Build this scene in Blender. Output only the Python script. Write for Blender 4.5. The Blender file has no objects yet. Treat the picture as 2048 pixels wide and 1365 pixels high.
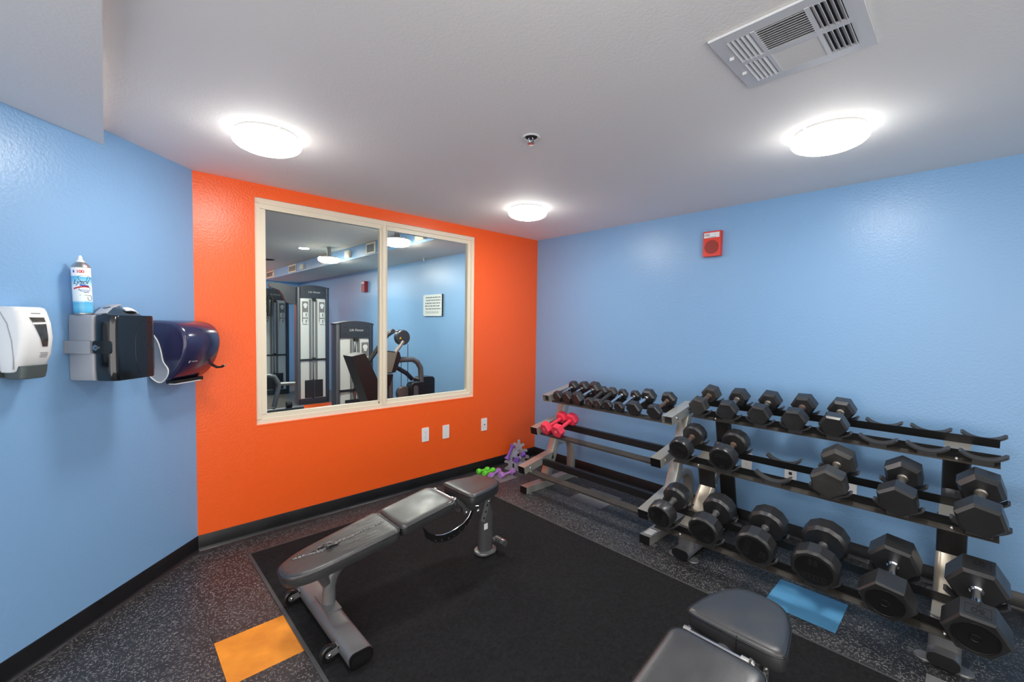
import bpy, bmesh, math, random
from mathutils import Vector, Matrix
random.seed(7)
C = bpy.context.scene.collection
SC = bpy.context.scene
R = math.radians
PI = math.pi

# ------------------------------------------------------------------ camera
FPX = 866.49
cam_d = bpy.data.cameras.new('camera')
cam_d.sensor_fit = 'HORIZONTAL'; cam_d.sensor_width = 36.0
cam_d.lens = 36.0 * FPX / 2048.0
cam_d.clip_start = 0.02; cam_d.clip_end = 60
cam = bpy.data.objects.new('camera', cam_d); C.objects.link(cam)
YAW, PITCH, ROLL = 0.818245, -0.0404476, 0.0137235
CAMP = Vector((-3.55346, -3.394741, 1.506086))
fw = Vector((math.cos(YAW)*math.cos(PITCH), math.sin(YAW)*math.cos(PITCH), math.sin(PITCH)))
r0 = Vector((math.sin(YAW), -math.cos(YAW), 0)); u0 = r0.cross(fw)
rt = r0*math.cos(ROLL) + u0*math.sin(ROLL); up = -r0*math.sin(ROLL) + u0*math.cos(ROLL)
m = Matrix((rt, up, -fw)).transposed().to_4x4(); m.translation = CAMP
cam.matrix_world = m
SC.camera = cam

# ------------------------------------------------------------------ world, exposure
w = bpy.data.worlds.new('world'); SC.world = w; w.use_nodes = True
w.node_tree.nodes['Background'].inputs[0].default_value = (1.0, 0.97, 0.94, 1)
w.node_tree.nodes['Background'].inputs[1].default_value = 1.35
vs = SC.view_settings
vs.view_transform = 'Standard'; vs.look = 'None'; vs.gamma = 1; vs.use_curve_mapping = False
vs.exposure = 1.08
SC.display_settings.display_device = 'sRGB'
try:
    SC.cycles.use_denoising = True
    SC.cycles.max_bounces = 10
    SC.cycles.diffuse_bounces = 6
    SC.cycles.sample_clamp_indirect = 6.0
    SC.cycles.caustics_reflective = False; SC.cycles.caustics_refractive = False
except Exception:
    pass
LAMP = 30.0          # emission of the round ceiling lamps' bowls
LAMP_FAR = 85.0      # same lamps in the room behind the window

# ------------------------------------------------------------------ materials
def lin(c):
    return tuple(((x/255)/12.92 if x/255 <= 0.04045 else ((x/255+0.055)/1.055)**2.4) for x in c)

def newmat(name):
    mt = bpy.data.materials.new(name); mt.use_nodes = True
    return mt, mt.node_tree, mt.node_tree.nodes['Principled BSDF']

def mat(name, rgb, rough=0.5, metal=0.0, bump=0.0, bscale=60, bdist=0.002, vary=0.0, vscale=8, coat=0.0, spec=0.5, emit=0.0, detail=2.0, stretch=None, sheen=0.0, rvary=0.0):
    mt, nt, p = newmat(name)
    c = lin(rgb) + (1,)
    p.inputs['Base Color'].default_value = c
    p.inputs['Roughness'].default_value = rough
    p.inputs['Metallic'].default_value = metal
    p.inputs['Specular IOR Level'].default_value = spec
    if coat:
        p.inputs['Coat Weight'].default_value = coat; p.inputs['Coat Roughness'].default_value = 0.12
    if sheen:
        p.inputs['Sheen Weight'].default_value = sheen
    if emit:
        p.inputs['Emission Color'].default_value = c; p.inputs['Emission Strength'].default_value = emit
    if bump or vary or rvary:
        tc = nt.nodes.new('ShaderNodeTexCoord')
        mp = nt.nodes.new('ShaderNodeMapping'); nt.links.new(tc.outputs['Object'], mp.inputs[0])
        if stretch: mp.inputs['Scale'].default_value = stretch
    if bump:
        n = nt.nodes.new('ShaderNodeTexNoise'); n.inputs['Scale'].default_value = bscale; n.inputs['Detail'].default_value = detail
        nt.links.new(mp.outputs[0], n.inputs['Vector'])
        b = nt.nodes.new('ShaderNodeBump'); b.inputs['Strength'].default_value = bump; b.inputs['Distance'].default_value = bdist
        nt.links.new(n.outputs['Fac'], b.inputs['Height']); nt.links.new(b.outputs[0], p.inputs['Normal'])
    if vary or rvary:
        n2 = nt.nodes.new('ShaderNodeTexNoise'); n2.inputs['Scale'].default_value = vscale; n2.inputs['Detail'].default_value = 5
        nt.links.new(mp.outputs[0], n2.inputs['Vector'])
    if vary:
        mx = nt.nodes.new('ShaderNodeMix'); mx.data_type = 'RGBA'
        mx.inputs[6].default_value = tuple(x*(1-vary) for x in c[:3]) + (1,)
        mx.inputs[7].default_value = tuple(min(1, x*(1+vary)) for x in c[:3]) + (1,)
        rp = nt.nodes.new('ShaderNodeMapRange'); rp.inputs[1].default_value = 0.3; rp.inputs[2].default_value = 0.7
        nt.links.new(n2.outputs['Fac'], rp.inputs[0]); nt.links.new(rp.outputs[0], mx.inputs[0])
        nt.links.new(mx.outputs[2], p.inputs['Base Color'])
    if rvary:
        r2 = nt.nodes.new('ShaderNodeMapRange'); r2.inputs[1].default_value = 0.3; r2.inputs[2].default_value = 0.7
        r2.inputs[3].default_value = max(0.03, rough-rvary); r2.inputs[4].default_value = rough+rvary
        nt.links.new(n2.outputs['Fac'], r2.inputs[0]); nt.links.new(r2.outputs[0], p.inputs['Roughness'])
    return mt

def floor_mat(name, rgb, fleck, amount, rough=0.42):
    """speckled rubber tile: short pale flecks lying in several directions"""
    mt, nt, p = newmat(name)
    N, L = nt.nodes.new, nt.links.new
    geo = N('ShaderNodeNewGeometry')
    oi = N('ShaderNodeObjectInfo')
    base = lin(rgb)
    total = None
    for i, (ang, sx, sy) in enumerate(((0.3, 52, 215), (1.35, 58, 230), (2.4, 46, 200), (0.9, 90, 160))):
        mp = N('ShaderNodeMapping'); mp.vector_type = 'TEXTURE'
        mp.inputs['Rotation'].default_value = (0, 0, ang)
        mp.inputs['Location'].default_value = (i*3.1, i*1.7, 0)
        L(geo.outputs['Position'], mp.inputs[0])
        vm = N('ShaderNodeVectorMath'); vm.operation = 'MULTIPLY'; vm.inputs[1].default_value = (sx, sy, 1)
        L(mp.outputs[0], vm.inputs[0])
        vo = N('ShaderNodeTexVoronoi'); vo.voronoi_dimensions = '2D'; vo.inputs['Scale'].default_value = 1.0; vo.inputs['Randomness'].default_value = 1.0
        L(vm.outputs[0], vo.inputs['Vector'])
        # keep only some cells
        sep = N('ShaderNodeSeparateColor'); L(vo.outputs['Color'], sep.inputs[0])
        lt = N('ShaderNodeMath'); lt.operation = 'LESS_THAN'; lt.inputs[1].default_value = amount
        L(sep.outputs[0], lt.inputs[0])
        d = N('ShaderNodeMapRange'); d.inputs[1].default_value = 0.2; d.inputs[2].default_value = 0.42; d.inputs[3].default_value = 1; d.inputs[4].default_value = 0
        L(vo.outputs['Distance'], d.inputs[0])
        mu = N('ShaderNodeMath'); mu.operation = 'MULTIPLY'; L(lt.outputs[0], mu.inputs[0]); L(d.outputs[0], mu.inputs[1])
        mu2 = N('ShaderNodeMath'); mu2.operation = 'MULTIPLY'; L(mu.outputs[0], mu2.inputs[0]); L(sep.outputs[1], mu2.inputs[1])
        if total is None: total = mu2
        else:
            a = N('ShaderNodeMath'); a.operation = 'MAXIMUM'; L(total.outputs[0], a.inputs[0]); L(mu2.outputs[0], a.inputs[1]); total = a
    no = N('ShaderNodeTexNoise'); no.inputs['Scale'].default_value = 5; no.inputs['Detail'].default_value = 6; L(geo.outputs['Position'], no.inputs['Vector'])
    mb = N('ShaderNodeMix'); mb.data_type = 'RGBA'
    mb.inputs[6].default_value = tuple(x*0.7 for x in base)+(1,); mb.inputs[7].default_value = tuple(x*1.35 for x in base)+(1,)
    L(no.outputs['Fac'], mb.inputs[0])
    mx = N('ShaderNodeMix'); mx.data_type = 'RGBA'; mx.inputs[7].default_value = lin(fleck)+(1,)
    L(total.outputs[0], mx.inputs[0]); L(mb.outputs[2], mx.inputs[6])
    L(mx.outputs[2], p.inputs['Base Color'])
    rr = N('ShaderNodeMapRange'); rr.inputs[3].default_value = rough-0.1; rr.inputs[4].default_value = rough+0.14
    L(no.outputs['Fac'], rr.inputs[0]); L(rr.outputs[0], p.inputs['Roughness'])
    bp = N('ShaderNodeBump'); bp.inputs['Strength'].default_value = 0.15; bp.inputs['Distance'].default_value = 0.001
    n3 = N('ShaderNodeTexNoise'); n3.inputs['Scale'].default_value = 140; L(geo.outputs['Position'], n3.inputs['Vector'])
    L(n3.outputs['Fac'], bp.inputs['Height']); L(bp.outputs[0], p.inputs['Normal'])
    return mt

def leather_mat(name, worn):
    mt, nt, p = newmat(name)
    N, L = nt.nodes.new, nt.links.new
    tc = N('ShaderNodeTexCoord')
    p.inputs['Base Color'].default_value = lin((46, 46, 47))+(1,)
    p.inputs['Specular IOR Level'].default_value = 0.9
    n1 = N('ShaderNodeTexNoise'); n1.inputs['Scale'].default_value = 9; n1.inputs['Detail'].default_value = 6; L(tc.outputs['Object'], n1.inputs['Vector'])
    r1 = N('ShaderNodeMapRange'); r1.inputs[1].default_value = 0.3; r1.inputs[2].default_value = 0.7; r1.inputs[3].default_value = 0.31; r1.inputs[4].default_value = 0.48
    L(n1.outputs['Fac'], r1.inputs[0]); L(r1.outputs[0], p.inputs['Roughness'])
    mp = N('ShaderNodeMapping'); mp.inputs['Scale'].default_value = (7, 34, 10); L(tc.outputs['Object'], mp.inputs[0])
    n2 = N('ShaderNodeTexNoise'); n2.inputs['Scale'].default_value = 1.6; n2.inputs['Detail'].default_value = 4; L(mp.outputs[0], n2.inputs['Vector'])
    n3 = N('ShaderNodeTexNoise'); n3.inputs['Scale'].default_value = 240; L(tc.outputs['Object'], n3.inputs['Vector'])
    b1 = N('ShaderNodeBump'); b1.inputs['Strength'].default_value = worn; b1.inputs['Distance'].default_value = 0.004; L(n2.outputs['Fac'], b1.inputs['Height'])
    b2 = N('ShaderNodeBump'); b2.inputs['Strength'].default_value = 0.12; b2.inputs['Distance'].default_value = 0.001; L(n3.outputs['Fac'], b2.inputs['Height']); L(b1.outputs[0], b2.inputs['Normal'])
    L(b2.outputs[0], p.inputs['Normal'])
    return mt

def glass_mat():
    mt = bpy.data.materials.new('window_glass'); mt.use_nodes = True
    nt = mt.node_tree; nt.nodes.clear(); N, L = nt.nodes.new, nt.links.new
    o = N('ShaderNodeOutputMaterial'); t = N('ShaderNodeBsdfTransparent'); t.inputs[0].default_value = (0.93, 0.97, 0.96, 1)
    g = N('ShaderNodeBsdfGlossy'); g.inputs['Roughness'].default_value = 0.02
    fr = N('ShaderNodeFresnel'); fr.inputs[0].default_value = 1.07
    mx = N('ShaderNodeMixShader'); L(fr.outputs[0], mx.inputs[0]); L(t.outputs[0], mx.inputs[1]); L(g.outputs[0], mx.inputs[2]); L(mx.outputs[0], o.inputs[0])
    return mt

def can_mat():
    """printed spray can: white band, blue field, pale swoosh, deeper blue foot"""
    mt, nt, p = newmat('can_print'); N, L = nt.nodes.new, nt.links.new
    tc = N('ShaderNodeTexCoord'); sp = N('ShaderNodeSeparateXYZ'); L(tc.outputs['Object'], sp.inputs[0])
    n = N('ShaderNodeTexNoise'); n.inputs['Scale'].default_value = 26; n.inputs['Detail'].default_value = 3; L(tc.outputs['Object'], n.inputs['Vector'])
    ad = N('ShaderNodeMath'); ad.operation = 'MULTIPLY_ADD'; ad.inputs[1].default_value = 0.016; L(n.outputs['Fac'], ad.inputs[0]); L(sp.outputs['Z'], ad.inputs[2])
    mr = N('ShaderNodeMapRange'); mr.inputs[1].default_value = 0.008; mr.inputs[2].default_value = 0.216; L(ad.outputs[0], mr.inputs[0])
    cr = N('ShaderNodeValToRGB'); L(mr.outputs[0], cr.inputs[0])
    e = cr.color_ramp.elements
    stops = [(0.0, (60, 160, 215)), (0.16, (105, 195, 232)), (0.26, (90, 185, 228)), (0.30, (228, 241, 247)), (0.62, (232, 243, 248)), (0.72, (150, 210, 236)), (0.80, (100, 190, 230)), (0.83, (95, 185, 228)), (0.835, (246, 246, 248)), (1.0, (246, 246, 248))]
    e[0].position = stops[0][0]; e[0].color = lin(stops[0][1])+(1,)
    e[1].position = stops[-1][0]; e[1].color = lin(stops[-1][1])+(1,)
    for ps, col in stops[1:-1]:
        x = e.new(ps); x.color = lin(col)+(1,)
    L(cr.outputs[0], p.inputs['Base Color']); p.inputs['Roughness'].default_value = 0.3
    return mt

M = {}
M['blue'] = mat('blue_wall_paint', (131, 174, 215), 0.33, bump=0.35, bscale=75, bdist=0.004, detail=3)
M['orange'] = mat('orange_wall_paint', (252, 98, 34), 0.32, bump=0.4, bscale=75, bdist=0.004, detail=3)
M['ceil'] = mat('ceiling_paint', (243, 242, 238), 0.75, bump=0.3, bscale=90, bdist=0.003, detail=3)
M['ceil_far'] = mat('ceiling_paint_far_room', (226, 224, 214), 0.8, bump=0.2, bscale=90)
M['basebd'] = mat('black_vinyl_base', (20, 20, 21), 0.38, bump=0.1, bscale=30, rvary=0.12)
M['tile'] = floor_mat('charcoal_fleck_tile', (46, 46, 47), (150, 150, 148), 0.17)
M['tile_rub'] = floor_mat('charcoal_fleck_tile_plain', (48, 48, 49), (120, 120, 120), 0.10)
M['tile_or'] = mat('orange_rubber_tile', (246, 146, 40), 0.5, bump=0.1, bscale=120, bdist=0.001, vary=0.22, vscale=7)
M['tile_bl'] = mat('blue_rubber_tile', (92, 160, 205), 0.45, bump=0.1, bscale=120, bdist=0.001, vary=0.1, vscale=9)
M['tile_gr'] = mat('grey_rubber_tile', (120, 120, 119), 0.5, bump=0.1, bscale=120, bdist=0.001, vary=0.1, vscale=9)
M['carpet'] = mat('black_carpet', (31, 31, 32), 0.95, bump=1.0, bscale=170, bdist=0.006, vary=0.35, vscale=60, detail=4, spec=0.2)
M['matedge'] = mat('mat_rubber_edge', (70, 70, 71), 0.7, bump=0.2, bscale=90)
M['cream'] = mat('cream_window_frame', (232, 220, 196), 0.35)
M['glass'] = glass_mat()
M['white'] = mat('white_plastic', (236, 236, 234), 0.3)
M['whitepaint'] = mat('white_painted_metal', (214, 215, 217), 0.45)
M['dark'] = mat('dark_opening', (38, 38, 40), 0.8)
M['lampglass'] = mat('lit_opal_bowl', (255, 253, 250), 0.3, emit=LAMP)
M['lampglass_far'] = mat('lit_opal_bowl_far', (255, 250, 240), 0.3, emit=LAMP_FAR)
M['lampside'] = mat('opal_bowl_side', (255, 253, 250), 0.3, emit=LAMP*0.10)
M['lampside_far'] = mat('opal_bowl_side_far', (255, 250, 240), 0.3, emit=LAMP_FAR*0.06)
M['lamppan'] = mat('lamp_pan', (150, 150, 150), 0.5)
M['chrome'] = mat('chrome', (225, 226, 230), 0.16, 1.0)
M['steel'] = mat('dull_steel', (190, 188, 184), 0.34, 1.0, bump=0.05, bscale=200)
M['silver'] = mat('silver_rack_paint', (186, 182, 172), 0.36, 0.55, bump=0.05, bscale=60, vary=0.06, vscale=4)
M['pewter'] = mat('pewter_frame_paint', (118, 118, 119), 0.36, 0.35, bump=0.04, bscale=160, vary=0.06)
M['pewterd'] = mat('pewter_frame_paint_dark', (84, 84, 85), 0.4, 0.3, bump=0.04, bscale=160)
M['rub'] = mat('black_rubber', (38, 38, 39), 0.42, spec=0.75, bump=0.12, bscale=90, bdist=0.001, vary=0.18, vscale=14, rvary=0.08)
M['rubd'] = mat('black_rubber_dusty', (52, 51, 49), 0.46, spec=0.7, bump=0.15, bscale=70, bdist=0.001, vary=0.22, vscale=12, rvary=0.08)
M['ure'] = mat('black_urethane', (38, 38, 39), 0.34, spec=0.75, bump=0.06, bscale=60, bdist=0.001, vary=0.15, vscale=9, rvary=0.06)
M['face'] = mat('black_end_face', (18, 18, 19), 0.42, bump=0.05, bscale=90, bdist=0.001)
M['emboss'] = mat('raised_black_lettering', (40, 40, 41), 0.36)
M['black'] = mat('black_paint', (22, 22, 23), 0.4, bump=0.06, bscale=80, bdist=0.001)
M['blackpl'] = mat('black_plastic', (20, 20, 21), 0.3)
M['railtop'] = mat('worn_black_rail', (66, 62, 57), 0.5, bump=0.1, bscale=60, bdist=0.001, vary=0.3, vscale=16, rvary=0.1)
M['saddle'] = mat('grey_rubber_saddle', (62, 62, 63), 0.5, bump=0.05, bscale=90)
M['ovalblack'] = mat('black_oval_post', (52, 50, 49), 0.32, 0.35, bump=0.03, bscale=120)
M['ovalsilver'] = mat('champagne_oval_post', (196, 186, 168), 0.3, 0.55, bump=0.03, bscale=120)
M['rust'] = mat('rusty_handle', (112, 92, 82), 0.5, 0.5, bump=0.3, bscale=120, vary=0.3, vscale=40)
M['handle'] = mat('worn_steel_handle', (150, 143, 134), 0.38, 0.85, bump=0.3, bscale=260, bdist=0.001)
M['handleg'] = mat('grey_steel_handle', (122, 122, 122), 0.42, 0.6, bump=0.3, bscale=260, bdist=0.001)
M['pink'] = mat('coral_pink_vinyl', (240, 62, 88), 0.42, bump=0.1, bscale=80, bdist=0.001)
M['pinkt'] = mat('pale_print', (252, 190, 190), 0.5)
M['purple'] = mat('violet_vinyl', (128, 88, 186), 0.5, bump=0.15, bscale=220, bdist=0.001)
M['lilac'] = mat('lilac_vinyl', (182, 132, 206), 0.42, bump=0.06, bscale=90)
M['green'] = mat('lime_green_vinyl', (112, 232, 62), 0.4, bump=0.06, bscale=90)
M['brown'] = mat('rusty_brown_face', (84, 48, 32), 0.7, bump=0.3, bscale=120)
M['cast'] = mat('silver_cast_stand', (186, 188, 198), 0.42, 0.45, bump=0.15, bscale=160, bdist=0.001)
M['leather'] = leather_mat('black_vinyl_upholstery', 0.16)
M['leatherw'] = leather_mat('black_vinyl_upholstery_creased', 0.75)
M['piping'] = mat('black_piping', (30, 30, 31), 0.25)
M['foam'] = mat('torn_edge_vinyl', (118, 118, 117), 0.4, bump=0.6, bscale=120, bdist=0.003)
M['gash'] = mat('dark_gash', (14, 14, 14), 0.8)
M['label'] = mat('white_sticker', (226, 226, 224), 0.5)
M['print'] = mat('grey_print', (120, 120, 120), 0.6)
M['red'] = mat('red_alarm_plastic', (222, 62, 44), 0.35)
M['redd'] = mat('dark_red_grille', (150, 50, 40), 0.5, bump=0.5, bscale=400)
M['maroon'] = mat('maroon_alarm_plastic', (128, 28, 40), 0.4)
M['lens'] = mat('clear_strobe_lens', (232, 238, 242), 0.12, coat=0.6)
M['greypl'] = mat('grey_plastic', (164, 168, 176), 0.42, bump=0.04, bscale=200)
M['smoke'] = mat('smoked_black_cover', (16, 20, 22), 0.12, coat=0.6)
M['smoke2'] = mat('smoked_cover_inset', (26, 34, 38), 0.2, coat=0.4)
M['navy'] = mat('smoked_navy_cover', (42, 44, 78), 0.22, coat=0.4)
M['darkgreen'] = mat('slate_green_plastic', (78, 86, 86), 0.4)
M['soapwin'] = mat('smoked_window', (66, 64, 60), 0.12, coat=0.5, vary=0.5, vscale=40)
M['canprint'] = can_mat()
M['canred'] = mat('red_print', (206, 40, 48), 0.5)
M['canblue'] = mat('navy_print', (24, 40, 110), 0.5)
M['canbluel'] = mat('blue_print', (40, 90, 190), 0.5)
M['ink'] = mat('black_marker', (16, 16, 20), 0.5)
M['header'] = mat('slate_header', (48, 56, 66), 0.4)
M['towergrey'] = mat('grey_tower_upright', (112, 114, 118), 0.38, 0.5)
M['towerblue'] = mat('dark_tower_upright', (66, 74, 88), 0.38, 0.5)
M['panel'] = mat('frosted_shroud', (222, 224, 219), 0.38, 0.1)
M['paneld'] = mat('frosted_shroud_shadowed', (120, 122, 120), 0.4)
M['weights'] = mat('weight_plates', (34, 38, 46), 0.5)
M['pad'] = mat('black_gym_pad', (26, 30, 36), 0.38)
M['padback'] = mat('taupe_pad_back', (120, 116, 106), 0.5)
M['letters'] = mat('pale_lettering', (206, 208, 206), 0.4)
M['acrylic'] = mat('clear_sign_board', (226, 234, 232), 0.25)
M['floor_far'] = mat('grey_floor_far', (84, 84, 80), 0.45, vary=0.2, vscale=4)
M['yellow'] = mat('yellow_warning', (220, 170, 30), 0.5)

# ------------------------------------------------------------------ mesh helpers
class G:
    def __init__(s): s.b = bmesh.new()
    def _new(s, verts, faces, Mx=None, bev=0, seg=2, smooth_bev=True):
        vs_ = [s.b.verts.new((Mx @ Vector(v)) if Mx else v) for v in verts]
        fs = []
        for f in faces:
            try: fs.append(s.b.faces.new([vs_[i] for i in f]))
            except ValueError: pass
        if bev > 0:
            es = list({e for f in fs for e in f.edges if len(e.link_faces) == 2 and e.calc_face_angle(0) > 0.3})
            bmesh.ops.bevel(s.b, geom=es, offset=bev, segments=seg, affect='EDGES', profile=0.6, clamp_overlap=True)
        return vs_
    def box(s, c, d, bev=0, seg=2, Mx=None):
        x, y, z = c; a, b_, h = d[0]/2, d[1]/2, d[2]/2
        v = [(x-a,y-b_,z-h),(x+a,y-b_,z-h),(x+a,y+b_,z-h),(x-a,y+b_,z-h),(x-a,y-b_,z+h),(x+a,y-b_,z+h),(x+a,y+b_,z+h),(x-a,y+b_,z+h)]
        f = [(0,3,2,1),(4,5,6,7),(0,1,5,4),(1,2,6,5),(2,3,7,6),(3,0,4,7)]
        s._new(v, f, Mx, bev, seg); return s
    def prism(s, pts, a0, a1, axis='z', bev=0, seg=2, Mx=None):
        """pts: (x,y) for z, (x,z) for y, (y,z) for x"""
        def P(p, a):
            return (p[0], p[1], a) if axis == 'z' else ((p[0], a, p[1]) if axis == 'y' else (a, p[0], p[1]))
        n = len(pts)
        v = [P(p, a0) for p in pts] + [P(p, a1) for p in pts]
        f = [tuple(range(n))[::-1], tuple(range(n, 2*n))] + [(i, (i+1) % n, n+(i+1) % n, n+i) for i in range(n)]
        k = s._new(v, f, Mx, bev, seg)
        return s
    def loft(s, rings, caps=(True, True), Mx=None, bev=0, seg=2):
        n = len(rings[0]); v = [p for r_ in rings for p in r_]; f = []
        for k in range(len(rings)-1):
            for i in range(n):
                f.append((k*n+i, k*n+(i+1) % n, (k+1)*n+(i+1) % n, (k+1)*n+i))
        if caps[0]: f.append(tuple(range(n))[::-1])
        if caps[1]: f.append(tuple(range((len(rings)-1)*n, len(rings)*n)))
        s._new(v, f, Mx, bev, seg); return s
    def lathe(s, prof, n=24, Mx=None, axis='z'):
        """prof: (r, h); revolve about the axis"""
        rings = []
        for r_, h in prof:
            r_ = max(r_, 1e-4)
            ring = []
            for i in range(n):
                a = 2*PI*i/n; cx, cy = r_*math.cos(a), r_*math.sin(a)
                ring.append((cx, cy, h) if axis == 'z' else ((h, cx, cy) if axis == 'x' else (cy, h, cx)))
            rings.append(ring)
        return s.loft(rings, Mx=Mx)
    def cyl(s, p0, p1, r, r1=None, n=16, bev=0):
        p0, p1 = Vector(p0), Vector(p1); r1 = r if r1 is None else r1
        d = p1-p0; q = d.to_track_quat('Z', 'Y').to_matrix().to_4x4(); q.translation = p0
        L_ = d.length
        rings = [[(rr*math.cos(2*PI*i/n), rr*math.sin(2*PI*i/n), h) for i in range(n)] for rr, h in ((r, 0), (r1, L_))]
        return s.loft(rings, Mx=q, bev=bev)
    def sweep(s, path, sec, side=(0, 1, 0), bev=0, closed=False):
        """sec: (a, b) points, a along SIDE, b along side x tangent; mitred"""
        path = [Vector(p) for p in path]; n = len(path); sd = Vector(side).normalized(); rings = []
        for i, p in enumerate(path):
            if closed: t0, t1 = (p-path[i-1]).normalized(), (path[(i+1) % n]-p).normalized()
            else:
                t0 = (p-path[i-1]).normalized() if i else None
                t1 = (path[i+1]-p).normalized() if i < n-1 else None
                t0 = t0 or t1; t1 = t1 or t0
            t = (t0+t1).normalized()
            sdi = (sd - t*sd.dot(t)).normalized()
            nn = t.cross(sdi)
            k = 1.0/max(0.5, t.dot(t1))
            rings.append([tuple(p + sdi*a + nn*(b*k)) for a, b in sec])
        if closed:
            rings.append(rings[0]); return s.loft(rings, caps=(False, False))
        return s.loft(rings, bev=bev)
    def tube(s, path, r, n=10, closed=False):
        path = [Vector(p) for p in path]; m_ = len(path); rings = []
        t = (path[1]-path[0]).normalized()
        sd = t.cross(Vector((0, 0, 1)));
        if sd.length < 0.05: sd = t.cross(Vector((1, 0, 0)))
        sd.normalize()
        for i, p in enumerate(path):
            if closed: t = (path[(i+1) % m_]-path[i-1]).normalized()
            elif i == 0: t = (path[1]-p).normalized()
            elif i == m_-1: t = (p-path[i-1]).normalized()
            else: t = ((path[i+1]-p).normalized()+(p-path[i-1]).normalized()).normalized()
            sd = (sd-t*sd.dot(t)).normalized(); nn = t.cross(sd)
            rings.append([tuple(p+sd*r*math.cos(2*PI*k/n)+nn*r*math.sin(2*PI*k/n)) for k in range(n)])
        if closed:
            rings.append(rings[0]); return s.loft(rings, caps=(False, False))
        return s.loft(rings)
    def obj(s, name, mt, parent=None, smooth=True, ang=38, mx=None):
        bmesh.ops.remove_doubles(s.b, verts=s.b.verts, dist=1e-6)
        bmesh.ops.recalc_face_normals(s.b, faces=s.b.faces)
        me = bpy.data.meshes.new(name); s.b.to_mesh(me); s.b.free()
        return link(name, me, mt, parent, smooth, ang, mx)

def link(name, me, mt, parent=None, smooth=True, ang=38, mx=None):
    if mt is not None: me.materials.append(M[mt] if isinstance(mt, str) else mt)
    if smooth and len(me.polygons):
        me.polygons.foreach_set('use_smooth', [True]*len(me.polygons))
        me.set_sharp_from_angle(angle=R(ang))
    o = bpy.data.objects.new(name, me); C.objects.link(o)
    if parent: o.parent = parent
    if mx is not None: o.matrix_local = mx
    return o

def rrect(w_, h_, r, n=5):
    """rounded rectangle, counter-clockwise, centred"""
    out = []
    for cx, cy, a0 in ((w_/2-r, h_/2-r, 0), (-w_/2+r, h_/2-r, 90), (-w_/2+r, -h_/2+r, 180), (w_/2-r, -h_/2+r, 270)):
        for i in range(n+1):
            a = R(a0+90*i/n); out.append((cx+r*math.cos(a), cy+r*math.sin(a)))
    return out
def oval(w_, h_, n=20):
    return rrect(w_, h_, min(w_, h_)/2*0.98, n//4)

def thing(name, label, cat, loc=(0, 0, 0), rot=0.0, group=None, mx=None):
    o = bpy.data.objects.new(name, None); o.empty_display_size = 0.05; C.objects.link(o)
    if mx is not None: o.matrix_world = mx
    else: o.location = loc; o.rotation_euler = (0, 0, rot)
    o['label'] = label; o['category'] = cat
    if group: o['group'] = group
    return o
def struct(o):
    o['kind'] = 'structure'; return o
def text_mesh(body, size, extrude=0.0006, shear=0.0, spacing=1.0, align='CENTER', bold=False):
    cu = bpy.data.curves.new('lettering', 'FONT'); cu.body = body; cu.size = size; cu.extrude = extrude
    cu.align_x = align; cu.align_y = 'CENTER'; cu.shear = shear; cu.space_character = spacing; cu.resolution_u = 3
    if bold: cu.offset = size*0.02
    o = bpy.data.objects.new('lettering', cu); C.objects.link(o)
    dg = bpy.context.evaluated_depsgraph_get()
    me = bpy.data.meshes.new_from_object(o.evaluated_get(dg))
    bpy.data.objects.remove(o); bpy.data.curves.remove(cu); me.materials.clear()
    return me
def axes(loc, x, y):
    """matrix with local X along x, local Y along y"""
    x = Vector(x).normalized(); y = Vector(y).normalized(); z = x.cross(y)
    mt = Matrix((x, y, z)).transposed().to_4x4(); mt.translation = Vector(loc); return mt
def copy_tree(o, loc=None):
    r = o.copy(); C.objects.link(r)
    for ch in o.children:
        c = ch.copy(); C.objects.link(c); c.parent = r
        for g in ch.children:
            d = g.copy(); C.objects.link(d); d.parent = c
    if loc is not None: r.location = loc
    return r

# ------------------------------------------------------------------ the setting
HC = 2.44
LX = -3.14429                   # corner orange wall / angled blue wall
LA = 0.7849
dL = Vector((-math.cos(LA), -math.sin(LA), 0)); nL = Vector((math.sin(LA), -math.cos(LA), 0))
def LP(s, d, z): return Vector((LX, 0, 0)) + dL*s + nL*d + Vector((0, 0, z))
LM = Matrix((dL, nL, Vector((0, 0, 1)))).transposed().to_4x4(); LM.translation = Vector((LX, 0, 0))
def LMat(s, d, z):
    m_ = LM.copy(); m_.translation = LP(s, d, z); return m_

WX0, WX1, WZ0, WZ1 = -2.80, -0.886, 0.770, 2.350    # window opening
T = 0.13
g = G()
for x0, x1, z0, z1 in ((LX, WX0, 0, HC), (WX1, 0.0, 0, HC), (WX0, WX1, 0, WZ0), (WX0, WX1, WZ1, HC)):
    g.box(((x0+x1)/2, T/2, (z0+z1)/2), (x1-x0, T, z1-z0))
struct(g.obj('wall_front', 'orange', smooth=False))
struct(G().box((0.05, -2.7, HC/2), (0.10, 5.4, HC)).obj('wall_right', 'blue', smooth=False))
g = G(); g.box((1.5, -0.05, HC/2), (3.0, 0.10, HC), Mx=LM)
struct(g.obj('wall_left', 'blue', smooth=False))
PA = LP(3.0, 0, 0)
struct(G().box((-1.05, -5.45, HC/2), (2.3, 0.1, HC)).obj('wall_rear', 'ceil', smooth=False))
struct(G().box((PA.x/2, -2.65, HC+0.05), (-PA.x+0.2, 5.56, 0.1)).obj('ceiling', 'ceil', smooth=False))
# lowered ceiling over the entrance side
poly = [(-3.547, -0.402), (PA.x, PA.y), (PA.x, -5.4), (-3.547, -5.4)]
struct(G().prism(poly, 2.363, HC, 'z').obj('ceiling_soffit', 'ceil', smooth=False))

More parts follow.
